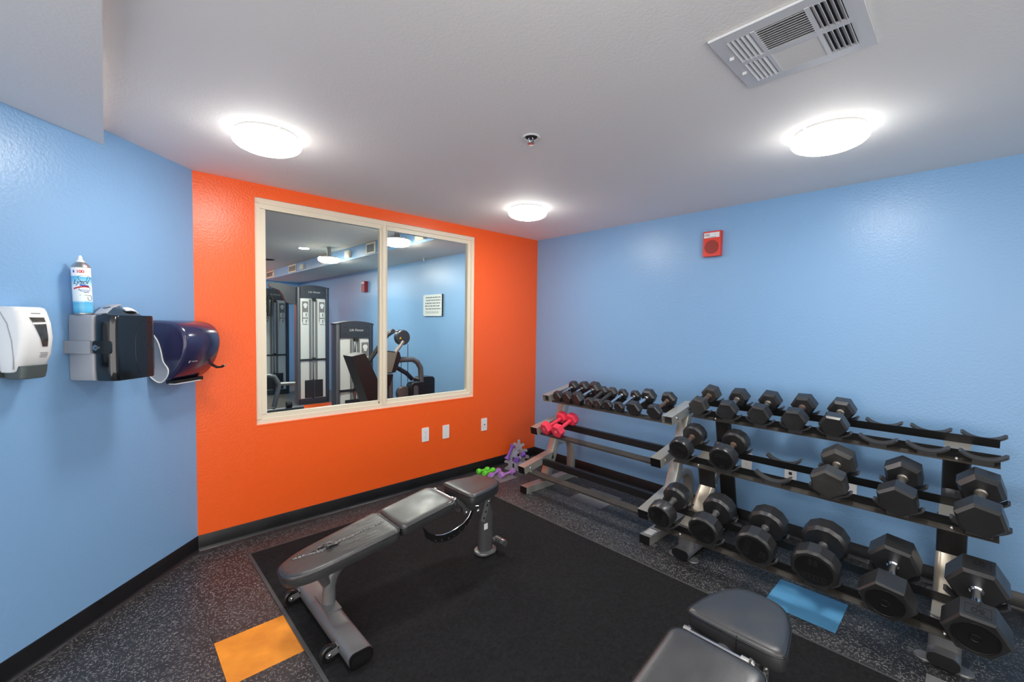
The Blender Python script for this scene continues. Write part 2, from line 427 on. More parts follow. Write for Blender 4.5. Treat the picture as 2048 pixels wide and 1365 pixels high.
# baseboards (cove base with a small toe)
def baseboard(name, p0, p1, nrm):
    p0, p1, nrm = Vector(p0), Vector(p1), Vector(nrm)
    prof = [(0, 0), (0.016, 0), (0.012, 0.004), (0.005, 0.012), (0.004, 0.022), (0.004, 0.097), (0.002, 0.100), (0, 0.100)]
    rings = [[tuple(p+nrm*a+Vector((0, 0, b))) for a, b in prof] for p in (p0, p1)]
    return struct(G().loft(rings).obj(name, 'basebd'))
baseboard('baseboard_front', (LX, 0, 0), (0, 0, 0), (0, -1, 0))
baseboard('baseboard_right', (0, 0, 0), (0, -5.4, 0), (-1, 0, 0))
baseboard('baseboard_left', LP(0, 0, 0), LP(3.0, 0, 0), nL)

# floor: slab and tiles laid on it
fl = struct(G().prism([(LX, 0), (0, 0), (0, -5.4), (PA.x, -5.4), (PA.x, PA.y)], -0.08, -0.0035, 'z').obj('floor', 'tile_rub', smooth=False))
PX, PY, TX0, TY0 = 0.3228, 0.3245, -0.633, -1.035
MATX0, MATX1, MATY1 = -2.92, -1.105, -0.262
tile_me = {}
def tile_mesh(key, x0, x1, y0, y1):
    gg = G(); gg.box(((x0+x1)/2-x0, (y0+y1)/2-y0, -0.00175), (x1-x0-0.0014, y1-y0-0.0014, 0.0035), bev=0.0006, seg=1)
    bmesh.ops.recalc_face_normals(gg.b, faces=gg.b.faces)
    me = bpy.data.meshes.new('tile'); gg.b.to_mesh(me); gg.b.free(); return me
plain_me = None
sp = {(-1, 3): 'tile_gr', (0, 0): 'tile_gr', (-8, 0): 'tile_or', (-1, -5): 'tile_bl', (-2, -7): 'tile_gr'}
mes = {}
for i in range(-12, 2):
    for j in range(-10, 4):
        # tile (i,j): x from TX0+i*PX, y up to TY0+j*PY
        x0 = TX0+i*PX; x1 = x0+PX; y1 = TY0+j*PY; y0 = y1-PY
        if x0 >= MATX0 and x1 <= MATX1 and y1 <= MATY1: continue
        cx0, cx1, cy0, cy1 = x0, min(x1, 0), y0, min(y1, 0)
        if cx0 >= -0.02 or cy0 >= -0.02: continue
        # clip to the angled wall
        dcen = (Vector(((cx0+cx1)/2, (cy0+cy1)/2, 0))-Vector((LX, 0, 0))).dot(nL)
        if dcen < -0.16: continue
        k = sp.get((i, j), 'tile')
        if k == 'tile' and x0 > -1.2 and abs(((i*7+j*3) % 5)) == 1 and x0 > -0.7: k = 'tile_rub'
        key = (k, round(cx1-cx0, 4), round(cy1-cy0, 4))
        if dcen < 0.24:
            # cut the polygon along the wall line
            pts = [Vector((cx0, cy0, 0)), Vector((cx1, cy0, 0)), Vector((cx1, cy1, 0)), Vector((cx0, cy1, 0))]
            out = []
            f_ = lambda p: (p-Vector((LX, 0, 0))).dot(nL)
            for a, b in zip(pts, pts[1:]+pts[:1]):
                fa, fb = f_(a), f_(b)
                if fa >= 0: out.append(a)
                if fa*fb < 0: out.append(a+(b-a)*(fa/(fa-fb)))
            if len(out) < 3: continue
            cen = sum(out, Vector())/len(out)
            out = [p+(cen-p).normalized()*0.001 for p in out]
            G().prism([(p.x, p.y) for p in out], -0.0035, 0, 'z').obj('tile', k, fl, smooth=False)
            continue
        if key not in mes:
            me = tile_mesh(key, cx0, cx1, cy0, cy1); me.materials.append(M[k]); mes[key] = me
        o = bpy.data.objects.new('tile', mes[key]); C.objects.link(o); o.parent = fl; o.location = (cx0, cy0, 0)

# the room behind the window
YF = 8.2
struct(G().box((-2.0, (T+YF)/2, -0.04), (4.0, YF-T, 0.08)).obj('floor_far', 'floor_far', smooth=False))
struct(G().box((0.05, (T+YF)/2, HC/2+0.1), (0.1, YF-T, HC+0.2)).obj('wall_far_right', 'blue', smooth=False))
struct(G().box((-2.0, YF+0.05, 1.4), (4.0, 0.1, 2.8)).obj('wall_far_back', 'blue', smooth=False))
struct(G().box((-1.75, YF-0.02, 1.3), (1.6, 0.04, 2.6)).obj('wall_far_accent', 'orange', smooth=False))
struct(G().box((-4.05, (T+YF)/2, 1.4), (0.1, YF-T, 2.8)).obj('wall_far_left', 'blue', smooth=False))
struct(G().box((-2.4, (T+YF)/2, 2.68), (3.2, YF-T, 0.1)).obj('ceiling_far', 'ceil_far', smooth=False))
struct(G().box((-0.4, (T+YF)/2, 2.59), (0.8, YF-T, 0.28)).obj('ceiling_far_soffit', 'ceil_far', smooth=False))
bd = struct(G().box((-0.806, (T+YF)/2, 2.538), (0.012, YF-T, 0.176)).obj('trim_1', 'blue', smooth=False))
struct(G().box((-2.6, T/2+0.0, HC+0.15), (5.2, T, 0.3)).obj('wall_front_upper', 'blue', smooth=False))

# ------------------------------------------------------------------ window
win = bpy.data.objects.new('window_1', None); C.objects.link(win); win['kind'] = 'structure'
wc = ((WX0+WX1)/2, (WZ0+WZ1)/2)
def frame_ring(x0, x1, z0, z1, wd, y0, y1, name, parent, bev=0.003):
    gg = G()
    gg.box(((x0+x1)/2, (y0+y1)/2, z1-wd/2), (x1-x0, y1-y0, wd), bev)
    gg.box(((x0+x1)/2, (y0+y1)/2, z0+wd/2), (x1-x0, y1-y0, wd), bev)
    gg.box((x0+wd/2, (y0+y1)/2, (z0+z1)/2), (wd, y1-y0, z1-z0-2*wd+0.004), bev)
    gg.box((x1-wd/2, (y0+y1)/2, (z0+z1)/2), (wd, y1-y0, z1-z0-2*wd+0.004), bev)
    return gg.obj(name, 'cream', parent)
frame_ring(WX0, WX1, WZ0, WZ1, 0.036, 0.016, 0.115, 'window_frame', win)
s1 = frame_ring(WX0+0.034, -1.842, WZ0+0.033, WZ1-0.035, 0.036, 0.022, 0.06, 'sash', win)
s2 = frame_ring(-1.842, WX1-0.034, WZ0+0.033, WZ1-0.035, 0.036, 0.030, 0.068, 'sash', win)
struct(G().box((-1.842, 0.035, (WZ0+WZ1)/2), (0.026, 0.05, WZ1-WZ0-0.07), 0.003).obj('meeting_rail', 'cream', win))
G().box(((WX0-1.842)/2+0.017, 0.045, wc[1]), (-1.842-WX0-0.09, 0.004, WZ1-WZ0-0.13)).obj('pane', 'glass', s1, smooth=False)
G().box(((WX1-1.842)/2-0.017, 0.053, wc[1]), (WX1+1.842-0.09, 0.004, WZ1-WZ0-0.13)).obj('pane', 'glass', s2, smooth=False)
G().box((-1.885, 0.021, WZ0+0.055), (0.006, 0.004, 0.018)).obj('drain_slot', 'dark', s1, smooth=False)
struct(G().box((wc[0], 0.008, WZ0-0.004), (WX1-WX0+0.02, 0.020, 0.010), 0.003).obj('trim_2', 'orange'))

# ------------------------------------------------------------------ ceiling lamps
def lamp(name, loc, label, far=False, stem=0.0, on=True, group='round bowl lamps on the ceiling'):
    t = thing(name, label, 'ceiling lamp', loc, 0, group)
    G().lathe([(0.0, 0), (0.142, 0), (0.144, -0.003), (0.144, -0.010), (0.140, -0.014), (0.0, -0.014)], 40).obj('lamp_pan', 'lamppan', t)
    sfx = '_far' if far else ''
    # opal bowl: its turned-up side glows less than the face over the lamps
    G().lathe([(0.140, -0.015), (0.150, -0.016), (0.157, -0.022), (0.158, -0.034), (0.1535, -0.050), (0.148, -0.055)], 48).obj('bowl_side', 'lampside'+sfx, t, ang=60)
    G().lathe([(0.1485, -0.0555), (0.140, -0.063), (0.118, -0.074), (0.085, -0.083), (0.045, -0.088), (0.0, -0.0895)], 48).obj('lamp_bowl', 'lampglass'+sfx, t, ang=60)
    for a in (0.6, 0.6+2*PI/3, 0.6+4*PI/3):
        G().box((0.154*math.cos(a), 0.154*math.sin(a), -0.016), (0.012, 0.012, 0.014), 0.002).obj('clip', 'white', t)
    if stem:
        G().cyl((0, 0, 0), (0, 0, stem), 0.03).obj('stem', 'lamppan', t)
    return t
lamp('ceiling_lamp', (-2.945, -0.925, HC), 'round white bowl lamp on the ceiling nearest the angled blue wall')
lamp('ceiling_lamp', (-1.03, -2.885, HC), 'round white bowl lamp on the ceiling beside the air vent')
lamp('ceiling_lamp', (-1.045, -0.88, HC), 'round white bowl lamp on the ceiling near the orange and blue corner')
lamp('ceiling_lamp', (-2.945, -2.9, HC), 'added unseen white bowl lamp on the ceiling above the viewer')  # assumed lamp out of view, added to light the room
lamp('ceiling_lamp', (-1.04, 1.29, HC+0.04), 'round bowl lamp beyond the window, nearer the glass', True, 0.15)
lamp('ceiling_lamp', (-1.05, 3.4, HC+0.04), 'round bowl lamp beyond the window, above the tall machine', True, 0.15)
lamp('ceiling_lamp', (-2.0, 7.5, HC+0.15), 'added hidden bowl lamp on the far side of the next room', True)  # hidden lamp, added to brighten the far end of the next room
lamp('ceiling_lamp', (-2.0, 6.3, HC+0.15), 'added hidden bowl lamp at the deep end of the next room', True)  # second hidden lamp, added as light for the machines and far walls
def downlight(loc, label, lit):
    t = thing('recessed_downlight', label, 'downlight', loc, 0, 'recessed downlights in the next room')
    G().lathe([(0.07, 0.0), (0.098, 0.0), (0.1, -0.004), (0.09, -0.008), (0.07, -0.006)], 28).obj('trim_ring', 'white' if lit else 'dark', t)
    G().lathe([(0.0, 0.0), (0.071, 0.0), (0.070, -0.010), (0.04, -0.016), (0.0, -0.018)], 28).obj('lens', 'lampglass_far' if lit else 'dark', t)
downlight((-1.30, 3.75, 2.63), 'lit recessed downlight in the ceiling beyond the window', True)
downlight((-1.34, 5.6, 2.63), 'unlit dark recessed downlight in the ceiling beyond the window', False)

# ------------------------------------------------------------------ air vent in the ceiling
VX, VY = -1.905, -2.952
t = thing('ceiling_vent', 'white metal ceiling air register with angled louvres in six fields', 'vent', (VX, VY, HC))
W2, H2 = 0.194, 0.192    # half size in x, y
g = G()
outer = rrect(2*W2, 2*H2, 0.004, 1)
x_edges = [(-0.150, -0.012), (0.012, 0.150)]
y_edges = [(-0.150, -0.078), (-0.066, 0.066), (0.078, 0.150)]
g.box((0, H2-0.021, -0.006), (2*W2, 0.042, 0.008), 0.001, 1); g.box((0, -H2+0.021, -0.006), (2*W2, 0.042, 0.008), 0.001, 1)
g.box((W2-0.022, 0, -0.006), (0.044, 2*H2-0.083, 0.008), 0.0005, 1); g.box((-W2+0.022, 0, -0.006), (0.044, 2*H2-0.083, 0.008), 0.0005, 1)
g.box((0, 0, -0.007), (0.024, 0.31, 0.008), 0.002)
for yy in (-0.072, 0.072): g.box((0, yy, -0.0075), (0.31, 0.012, 0.008), 0.002)
g.obj('register_frame', 'whitepaint', t)
G().box((0, 0, -0.0012), (0.31, 0.31, 0.002)).obj('duct_opening', 'dark', t, smooth=False)
for xi, (xa, xb) in enumerate(x_edges):
    for yi, (ya, yb) in enumerate(y_edges):
        if yi == 1:
            n = 11
            tilt = -0.85 if xi == 0 else 0.42
            for k in range(n):
                x = xa+(xb-xa)*(k+0.5)/n
                mx = Matrix.Translation((x, 0, -0.008)) @ Matrix.Rotation(tilt, 4, 'Y')
                G().box((0, 0, 0), (0.0108, yb-ya+0.004, 0.0012), Mx=mx).obj('louvre', 'whitepaint', t, smooth=False)
        else:
            n = 5
            tilt = (0.8 if yi == 0 else -0.8)
            for k in range(n):
                y = ya+(yb-ya)*(k+0.5)/n
                mx = Matrix.Translation(((xa+xb)/2, y, -0.008)) @ Matrix.Rotation(tilt, 4, 'X')
                G().box((0, 0, 0), (xb-xa+0.004, 0.015, 0.0012), Mx=mx).obj('louvre', 'whitepaint', t, smooth=False)
for x in (-0.06, 0.06):
    G().box((x, 0.165, -0.014), (0.006, 0.014, 0.012), 0.001).obj('damper_lever', 'whitepaint', t)

# ------------------------------------------------------------------ sprinkler
t = thing('fire_sprinkler', 'small recessed chrome fire sprinkler in the ceiling centre', 'sprinkler', (-1.985, -1.84, HC))
G().lathe([(0.030, 0.0), (0.044, 0.0), (0.046, -0.003), (0.042, -0.007), (0.036, -0.005), (0.030, -0.001)], 28).obj('escutcheon', 'whitepaint', t)
G().lathe([(0.0, -0.0005), (0.0305, -0.0005), (0.0305, -0.0016), (0.0, -0.0016)], 24).obj('cup', 'dark', t)
g = G()
for sx in (-1, 1): g.tube([(sx*0.008, 0, -0.001), (sx*0.016, 0, -0.012), (sx*0.012, 0, -0.024), (0, 0, -0.032)], 0.0025, 6)
g.obj('yoke', 'chrome', t)
G().lathe([(0.0, -0.034), (0.018, -0.033), (0.019, -0.035), (0.0, -0.0365)], 16).obj('deflector', 'steel', t)
t = thing('fire_sprinkler', 'small sprinkler head beyond the window near the signboard', 'sprinkler', (-0.12, 2.2, HC+0.01), 0)
G().lathe([(0.0, 0), (0.03, 0), (0.028, -0.008), (0.008, -0.012), (0.008, -0.04), (0.02, -0.042), (0.0, -0.045)], 16).obj('sprinkler_body', 'steel', t)

# ------------------------------------------------------------------ fire alarm horn strobes on the right wall plane
def alarm(loc, label, body, gr, sx=1.0):
    t = thing('fire_alarm', label, 'fire alarm', loc)
    # local: y along wall, x out of the wall is -x
    G().box((-0.022*sx, 0, 0), (0.044*sx, 0.135, 0.196), 0.006).obj('housing', body, t)
    G().lathe([(0.0, 0.0), (0.052, 0.0), (0.054, -0.001), (0.054, -0.002), (0.0, -0.002)], 32, Mx=Matrix.Translation((-0.044*sx, 0, -0.026)), axis='x').obj('grille', gr, t)
    lw = G().box((-0.046*sx, 0, 0.066), (0.006, 0.118, 0.040), 0.002).obj('strobe_panel', 'label', t)
    G().box((-0.056*sx, -0.012, 0.066), (0.018, 0.046, 0.032), 0.006, 3).obj('strobe_lens', 'lens', t)
    return t
t = alarm((0, -1.943, 2.160), 'red square fire alarm horn with white strobe on the blue wall', 'red', 'redd')
me = text_mesh('FIRE', 0.022, 0.0004)
link('lettering', me, 'print', t, False, mx=axes((-0.0493, 0.036, 0.068), (0, -1, 0), (0, 0, 1)))
alarm((0, 4.39, 2.155), 'dark red fire alarm beyond the window on the far blue wall', 'maroon', 'maroon', 1.6)

# ------------------------------------------------------------------ wall plates
def duplex(parent_t, mx_ax):
    pass
def plate(loc, nrm, label, kind, sc=1.0):
    """outlet / blank / jack plate; nrm is the outward direction"""
    n = Vector(nrm); x = Vector((0, 0, 1)).cross(n)
    mx = axes(loc, x, (0, 0, 1))       # local X along wall, Y up, Z outwards
    t = thing('wall_plate', label, 'wall outlet', mx=mx)
    pts = rrect(0.074*sc, 0.128*sc, 0.006, 3)
    gg = G(); gg.loft([[(a, b, 0.0) for a, b in pts], [(a, b, 0.004) for a, b in pts], [(a*0.94, b*0.97, 0.0065) for a, b in pts]])
    gg.obj('cover_plate', 'white', t)
    if kind == 'duplex':
        for yy in (0.022, -0.022):
            r_ = G().prism([(a, b+yy) for a, b in rrect(0.036, 0.030, 0.012, 4)], 0.006, 0.0085, 'z', 0.0008, 1).obj('receptacle', 'white', t)
            gg = G()
            for xx in (-0.007, 0.007): gg.box((xx, yy+0.005, 0.0086), (0.0022, 0.008, 0.0006))
            gg.cyl((0, yy-0.008, 0.0083), (0, yy-0.008, 0.0089), 0.0024, n=8)
            gg.obj('slots', 'dark', r_, smooth=False)
        G().cyl((0, 0, 0.006), (0, 0, 0.0078), 0.003, n=10).obj('screw', 'steel', t)
    elif kind == 'blank':
        for yy in (0.042, -0.042): G().cyl((0, yy, 0.006), (0, yy, 0.0075), 0.003, n=10).obj('screw', 'steel', t)
    elif kind == 'jack':
        G().cyl((0, 0, 0.006), (0, 0, 0.012), 0.006, n=12).obj('coaxial_jack', 'dark', t)
        for yy in (0.042, -0.042): G().cyl((0, yy, 0.006), (0, yy, 0.0075), 0.003, n=10).obj('screw', 'steel', t)
    elif kind == 'data':
        G().box((0, 0, 0.007), (0.020, 0.020, 0.003), 0.001).obj('data_jack', 'dark', t)
    return t
plate((-1.444, 0, 0.480), (0, -1, 0), 'white duplex outlet plate on the orange wall, farthest from the rack', 'duplex')
plate((-1.219, 0, 0.471), (0, -1, 0), 'white blank cover plate on the orange wall between two others', 'blank')
plate((-0.751, 0, 0.470), (0, -1, 0), 'white plate with a dark round jack on the orange wall', 'jack')
plate((0, -2.243, 0.480), (-1, 0, 0), 'white duplex outlet on the blue wall behind the saddle rack', 'duplex')
plate((0, -2.533, 0.463), (-1, 0, 0), 'white plate with a square data jack behind the saddle rack', 'data')
plate((0, -2.872, 0.455), (-1, 0, 0), 'white blank plate on the blue wall behind the tilted hex dumbbells', 'blank')

# ------------------------------------------------------------------ exercise mat
t = thing('exercise_mat', 'large black carpet mat with a thin rubber edge under the benches', 'mat', (MATX0, MATY1, 0))
LXm, LYm = MATX1-MATX0, 4.6
G().box((LXm/2, -LYm/2, 0.004), (LXm-0.036, LYm-0.036, 0.008), 0.003).obj('carpet', 'carpet', t)
g = G()
g.box((0.009, -LYm/2, 0.0025), (0.018, LYm, 0.005), 0.0015, 1); g.box((LXm-0.009, -LYm/2, 0.0025), (0.018, LYm, 0.005), 0.0015, 1)
g.box((LXm/2, -0.009, 0.0025), (LXm-0.036, 0.018, 0.005), 0.0015, 1)
g.obj('rubber_edge', 'matedge', t)

# ------------------------------------------------------------------ small silver rack (flat rails)
def bolt(gg, p, axis, r=0.011, h=0.008):
    p = Vector(p); a = Vector(axis).normalized()
    gg.cyl(p, p+a*h*0.5, r, r, 12); gg.cyl(p+a*h*0.5, p+a*h, r, r*0.55, 12)
A11 = R(10.5); ca, sa = math.cos(A11), math.sin(A11)
rack = thing('dumbbell_rack', 'silver three-tier dumbbell rack with flat black rails, against the wall in the corner', 'dumbbell rack', (-0.5, -1.305, 0))
RX, RY = -0.5, -1.305
FY = (-0.712, -1.898)          # frame centres in y
FW = 0.078
def loc_(x, y, z): return (x-RX, y-RY, z)
TI = [(-0.900, 0.185), (-0.750, 0.510), (-0.597, 0.787)]       # arm front lower corners (x, z)
rect_post = rrect(FW, 0.072, 0.008, 2)
for fi, fy in enumerate(FY):
    y = fy-RY
    # base foot
    g = G(); g.box((-0.5225-RX, y, 0.032), (0.705, FW, 0.060), 0.006)
    ft = g.obj('base_foot', 'silver', rack)
    G().box((-0.877-RX, y, 0.032), (0.008, FW-0.004, 0.057), 0.003).obj('end_cap', 'blackpl', ft)
    for xx in (-0.85, -0.20):
        G().box((xx-RX+0.005, y-FW/2-0.016, 0.003), (0.036, 0.034, 0.005), 0.002).obj('floor_tab', 'steel', ft)
    # leaning post
    sec = rect_post
    p0, p1 = (-0.60, 0.06), (-0.297, 0.852)
    g = G(); g.sweep([(p0[0]-RX, y, p0[1]), (p1[0]-RX, y, p1[1])], sec)
    g.obj('post', 'silver', rack, ang=30)
    # curved rear leg
    path = [(-0.43, 0.385), (-0.33, 0.395), (-0.27, 0.375), (-0.235, 0.325), (-0.223, 0.26), (-0.222, 0.06)]
    pts = []
    for a, b in zip(path, path[1:]): pts.append(a)
    pts.append(path[-1])
    g = G(); g.sweep([(a-RX, y, b) for a, b in pts], rrect(FW-0.004, 0.046, 0.008, 2))
    g.obj('rear_leg', 'silver', rack, ang=35)
    for k, (ax, az) in enumerate(TI):
        L_ = (0.385, 0.34, 0.375)[k]
        # hollow square arm: centre line from front to back
        h = 0.064
        c0 = Vector((ax, fy, az)) + Vector((-sa, 0, ca))*(h/2) ; d = Vector((ca, 0, sa))
        c1 = c0+d*L_
        c0 = Vector(loc_(*c0)); c1 = Vector(loc_(*c1))
        g = G(); outer_ = [(FW/2, h/2), (-FW/2, h/2), (-FW/2, -h/2), (FW/2, -h/2)]
        inner = [(a*0.9, b*0.88) for a, b in outer_]
        sd = Vector((0, 1, 0)); nn = Vector((-sa, 0, ca))
        ring = lambda c, s_: [tuple(c+sd*a+nn*b) for a, b in s_]
        g.loft([ring(c0+d*0.05, inner), ring(c0, inner), ring(c0, outer_), ring(c1, outer_)], caps=(True, True))
        arm = g.obj('tier_arm', 'silver', rack, ang=25)
        if k < 2 :
            g = G(); g.loft([ring(c0-d*0.002, [(a*0.97, b*0.97) for a, b in outer_]), ring(c0+d*0.004, [(a*0.97, b*0.97) for a, b in outer_])], bev=0.001)
            g.obj('end_cap', 'blackpl', arm)
        else:
            g = G(); g.loft([ring(c0+d*0.03, [(a*0.98, b*0.98) for a, b in inner]), ring(c0+d*0.031, [(a*0.98, b*0.98) for a, b in inner])])
            g.obj('open_end', 'dark', arm, smooth=False)
        for q in (0.075, 0.25):
            for s_ in (-1, 1):
                g = G(); bolt(g, c0+d*q+Vector((0, s_*FW/2, 0)), (0, s_, 0)); g.obj('bolt', 'chrome', arm)
ya, yb = FY[0]-FW/2+0.0, FY[1]+FW/2
ym, yl = (ya+yb)/2-RY, ya-yb
for k, (ax, az) in enumerate(TI):
    # front angle: wide flat flange with a small down-turned lip
    fx0, fx1, fz = ax+0.034, ax+0.110, az+0.014
    tl = R(6)
    mx = Matrix.Translation(((fx0+fx1)/2-RX, ym, fz)) @ Matrix.Rotation(-tl, 4, 'Y')
    g = G(); g.box((0, 0, 0), (0.076, yl, 0.004), 0.001, 1, mx); g.box((-0.0365, 0, -0.006), (0.003, yl, 0.012), 0, 1, mx)
    g.obj('front_rail', 'railtop', rack, ang=25)
    # rear angle: upright face with a flange behind
    bx, bz = ax+0.224, az+0.090
    g = G(); g.box((bx-RX, ym, bz-0.026), (0.004, yl, 0.052)); g.box((bx-RX+0.018, ym, bz-0.002), (0.038, yl, 0.004))
    g.obj('rear_rail', 'black', rack, smooth=False)
    for yy in (ya-RY-0.02, yb-RY+0.02):
        g = G(); bolt(g, ((fx0+0.02)-RX, yy, fz+0.003), (0, 0, 1), 0.008, 0.008); g.obj('rail_bolt', 'steel', rack)
# product sticker on the near post and leaflet on the near foot
G().box((-0.80-RX, FY[1]-RY, 0.0628), (0.085, 0.058, 0.0012)).obj('leaflet', 'label', rack, smooth=False)
G().box((-0.745-RX, FY[1]-RY, 0.0630), (0.012, 0.054, 0.0012)).obj('leaflet_strip', 'print', rack, smooth=False)

# ------------------------------------------------------------------ dumbbells
def hexring(a, flat, off=0.0, n=6):
    Rc = flat/2/math.cos(PI/n)
    st = 0 if n == 6 else PI/n
    return [(a, Rc*math.cos(st+2*PI*i/n), Rc*math.sin(st+2*PI*i/n)) for i in range(n)]
def head_mesh(flat, hl, n=6, inner=0.80, outer=0.86, ch_i=0.22, ch_o=0.14, bev=0.004):
    """head along +X, inner face at 0, outer face at hl"""
    gg = G()
    gg.loft([hexring(0, flat*inner, n=n), hexring(hl*ch_i, flat, n=n), hexring(hl*(1-ch_o), flat, n=n), hexring(hl, flat*outer, n=n)], bev=bev, seg=2)
    bmesh.ops.recalc_face_normals(gg.b, faces=gg.b.faces)
    me = bpy.data.meshes.new('head'); gg.b.to_mesh(me); gg.b.free()
    me.polygons.foreach_set('use_smooth', [True]*len(me.polygons)); me.set_sharp_from_angle(angle=R(28))
    return me
_hm = {}
def dumbbell(name, label, pos, yaw, pitch, roll, flat, hl, grip, headmat='rub', handlemat='handle', hr=0.0145, n=6, kind='hex', group=None, number=None, numrot=0.0, numsize=0.03, numpos=(0, 0), topnum=None, collar=True, cat='dumbbell', nummat='emboss', logo=False, flip=False):
    """axis along local X; +X end points to the wall; pos = centre"""
    mx = Matrix.Translation(pos) @ Matrix.Rotation(yaw, 4, 'Z') @ Matrix.Rotation(-pitch, 4, 'Y') @ Matrix.Rotation(roll, 4, 'X')
    t = thing(name, label, cat, mx=mx, group=group)
    gg = G()
    if collar:
        gg.lathe([(hr*0.9, -grip/2-0.004), (hr*1.28, -grip/2-0.002), (hr*1.28, -grip/2+0.006), (hr*0.95, -grip/2+0.010), (hr*0.98, -grip*0.25), (hr*1.04, 0), (hr*0.98, grip*0.25), (hr*0.95, grip/2-0.010), (hr*1.28, grip/2-0.006), (hr*1.28, grip/2+0.002), (hr*0.9, grip/2+0.004)], 18, axis='x')
    else:
        gg.cyl((-grip/2-0.004, 0, 0), (grip/2+0.004, 0, 0), hr, n=16)
    gg.obj('handle', handlemat, t)
    key = (kind, round(flat, 4), round(hl, 4), n, headmat)
    if key not in _hm:
        if kind == 'hex': me = head_mesh(flat, hl, n)
        elif kind == 'soft': me = head_mesh(flat, hl, n, 0.7, 0.9, 0.3, 0.12, 0.008)
        elif kind == 'big': me = head_mesh(flat, hl, n, 0.88, 0.93, 0.12, 0.08, 0.006)
        elif kind == 'round': me = head_mesh(flat, hl, n, 0.86, 0.92, 0.16, 0.14, 0.006)
        elif kind == 'small': me = head_mesh(flat, hl, n, 0.85, 0.93, 0.1, 0.1, 0.003)
        me.materials.append(M[headmat]); _hm[key] = me
    for sgn in (1, -1):
        h = bpy.data.objects.new('head', _hm[key]); C.objects.link(h); h.parent = t
        mm = Matrix.Translation((sgn*grip/2, 0, 0))
        if sgn < 0: mm = mm @ Matrix.Rotation(PI, 4, 'Z')
        h.matrix_local = mm
        xo = hl
        if kind in ('round', 'big'):
            fr = flat*0.405 if kind == 'round' else flat*0.40
            gg = G()
            if kind == 'round':
                gg.lathe([(0.0, xo+0.0012), (fr*0.97, xo+0.0012), (fr, xo+0.0006), (fr, xo-0.002)], 36, axis='x')
            else:
                gg.lathe([(0.0, xo+0.004), (fr*0.18, xo+0.004), (fr*0.2, xo+0.006), (fr*0.24, xo+0.006), (fr*0.26, xo+0.002), (fr*0.93, xo+0.002), (fr*0.95, xo+0.0045), (fr, xo+0.0045), (fr*1.02, xo-0.002)], 40, axis='x')
            gg.obj('end_face', 'face', h, ang=25)
        if number and sgn < 0:
            me = text_mesh(number, numsize, 0.0007)
            ofs = Matrix.Translation((numpos[0], numpos[1], 0))
            base = axes((xo+0.0018, 0, 0), (0, 1, 0), (0, 0, 1)) @ Matrix.Rotation(numrot, 4, 'Z') @ ofs
            link('lettering', me, nummat, h, False, mx=base)
        if logo and sgn < 0:
            gg = G(); w_, h_ = flat*0.5, flat*0.13
            for a in (h_/2, -h_/2): gg.box((0, a, 0), (w_, flat*0.012, 0.0012))
            for a in (w_/2, -w_/2): gg.box((a, 0, 0), (flat*0.012, h_, 0.0012))
            for q in range(5): gg.box((-w_*0.36+q*w_*0.18, 0, 0), (flat*0.03, h_*0.6, 0.0012), Mx=Matrix.Shear('XZ', 4, (0.0, 0.0)))
            base = axes((xo+0.0016, 0, 0), (0, 1, 0), (0, 0, 1)) @ Matrix.Rotation(numrot, 4, 'Z') @ Matrix.Translation((0, -flat*0.2 if logo != 'up' else flat*0.17, 0))
            gg.obj('embossed_badge', 'emboss', h, smooth=False, mx=base)
        if topnum:
            me = text_mesh(topnum, flat*0.24, 0.0008)
            base = axes((hl*0.55, 0, flat/2+0.0007), (0, -1 if sgn < 0 else -1, 0), (1 if sgn < 0 else 1, 0, 0))
            link('lettering', me, 'gash', h, False, mx=base)
            gg = G(); a_, b_ = flat*0.42, flat*0.30
            for q in (-1, 1):
                gg.box((hl*0.55+q*b_/2, 0, flat/2+0.0004), (0.002, a_, 0.0012)); gg.box((hl*0.55, q*a_/2, flat/2+0.0004), (b_, 0.002, 0.0012))
            gg.obj('raised_border', 'gash', h, smooth=False)
    return t

# top rail of the small rack: nine dumbbells, front and rear head centres as (x, y, z)
tops = [
 ('black hex dumbbell at the corner end of the small rack, half hidden by its neighbour', -0.814, -0.832, 0.092, 0.062, 'rub', 'chrome', 'hex', True),
 ('black hex dumbbell with a chrome handle, second from the corner on the small rack', -0.928, -0.957, 0.102, 0.066, 'rub', 'chrome', 'hex', True),
 ('larger black hex dumbbell with knurled chrome handle, third from the corner', -1.040, -1.078, 0.112, 0.070, 'rub', 'chrome', 'hex', True),
 ('slim all-rubber grey dumbbell with a thick coated handle, fourth from the corner', -1.168, -1.166, 0.080, 0.050, 'rubd', 'rubd', 'soft', False),
 ('slim all-rubber grey dumbbell with a thick coated handle, fifth from the corner', -1.253, -1.258, 0.082, 0.052, 'rubd', 'rubd', 'soft', False),
 ('small black hex dumbbell with long bright chrome handle, sixth from the corner', -1.350, -1.366, 0.082, 0.042, 'rub', 'chrome', 'hex', True),
 ('small black hex dumbbell with long bright chrome handle, seventh from the corner', -1.459, -1.485, 0.084, 0.044, 'rub', 'chrome', 'hex', True),
 ('bigger black hex dumbbell with knurled chrome handle, eighth from the corner', -1.595, -1.605, 0.110, 0.066, 'rub', 'chrome', 'hex', True),
 ('black hex dumbbell with a rusty brown handle at the open end of the small rack', -1.767, -1.779, 0.108, 0.058, 'rub', 'rust', 'hex', True)]
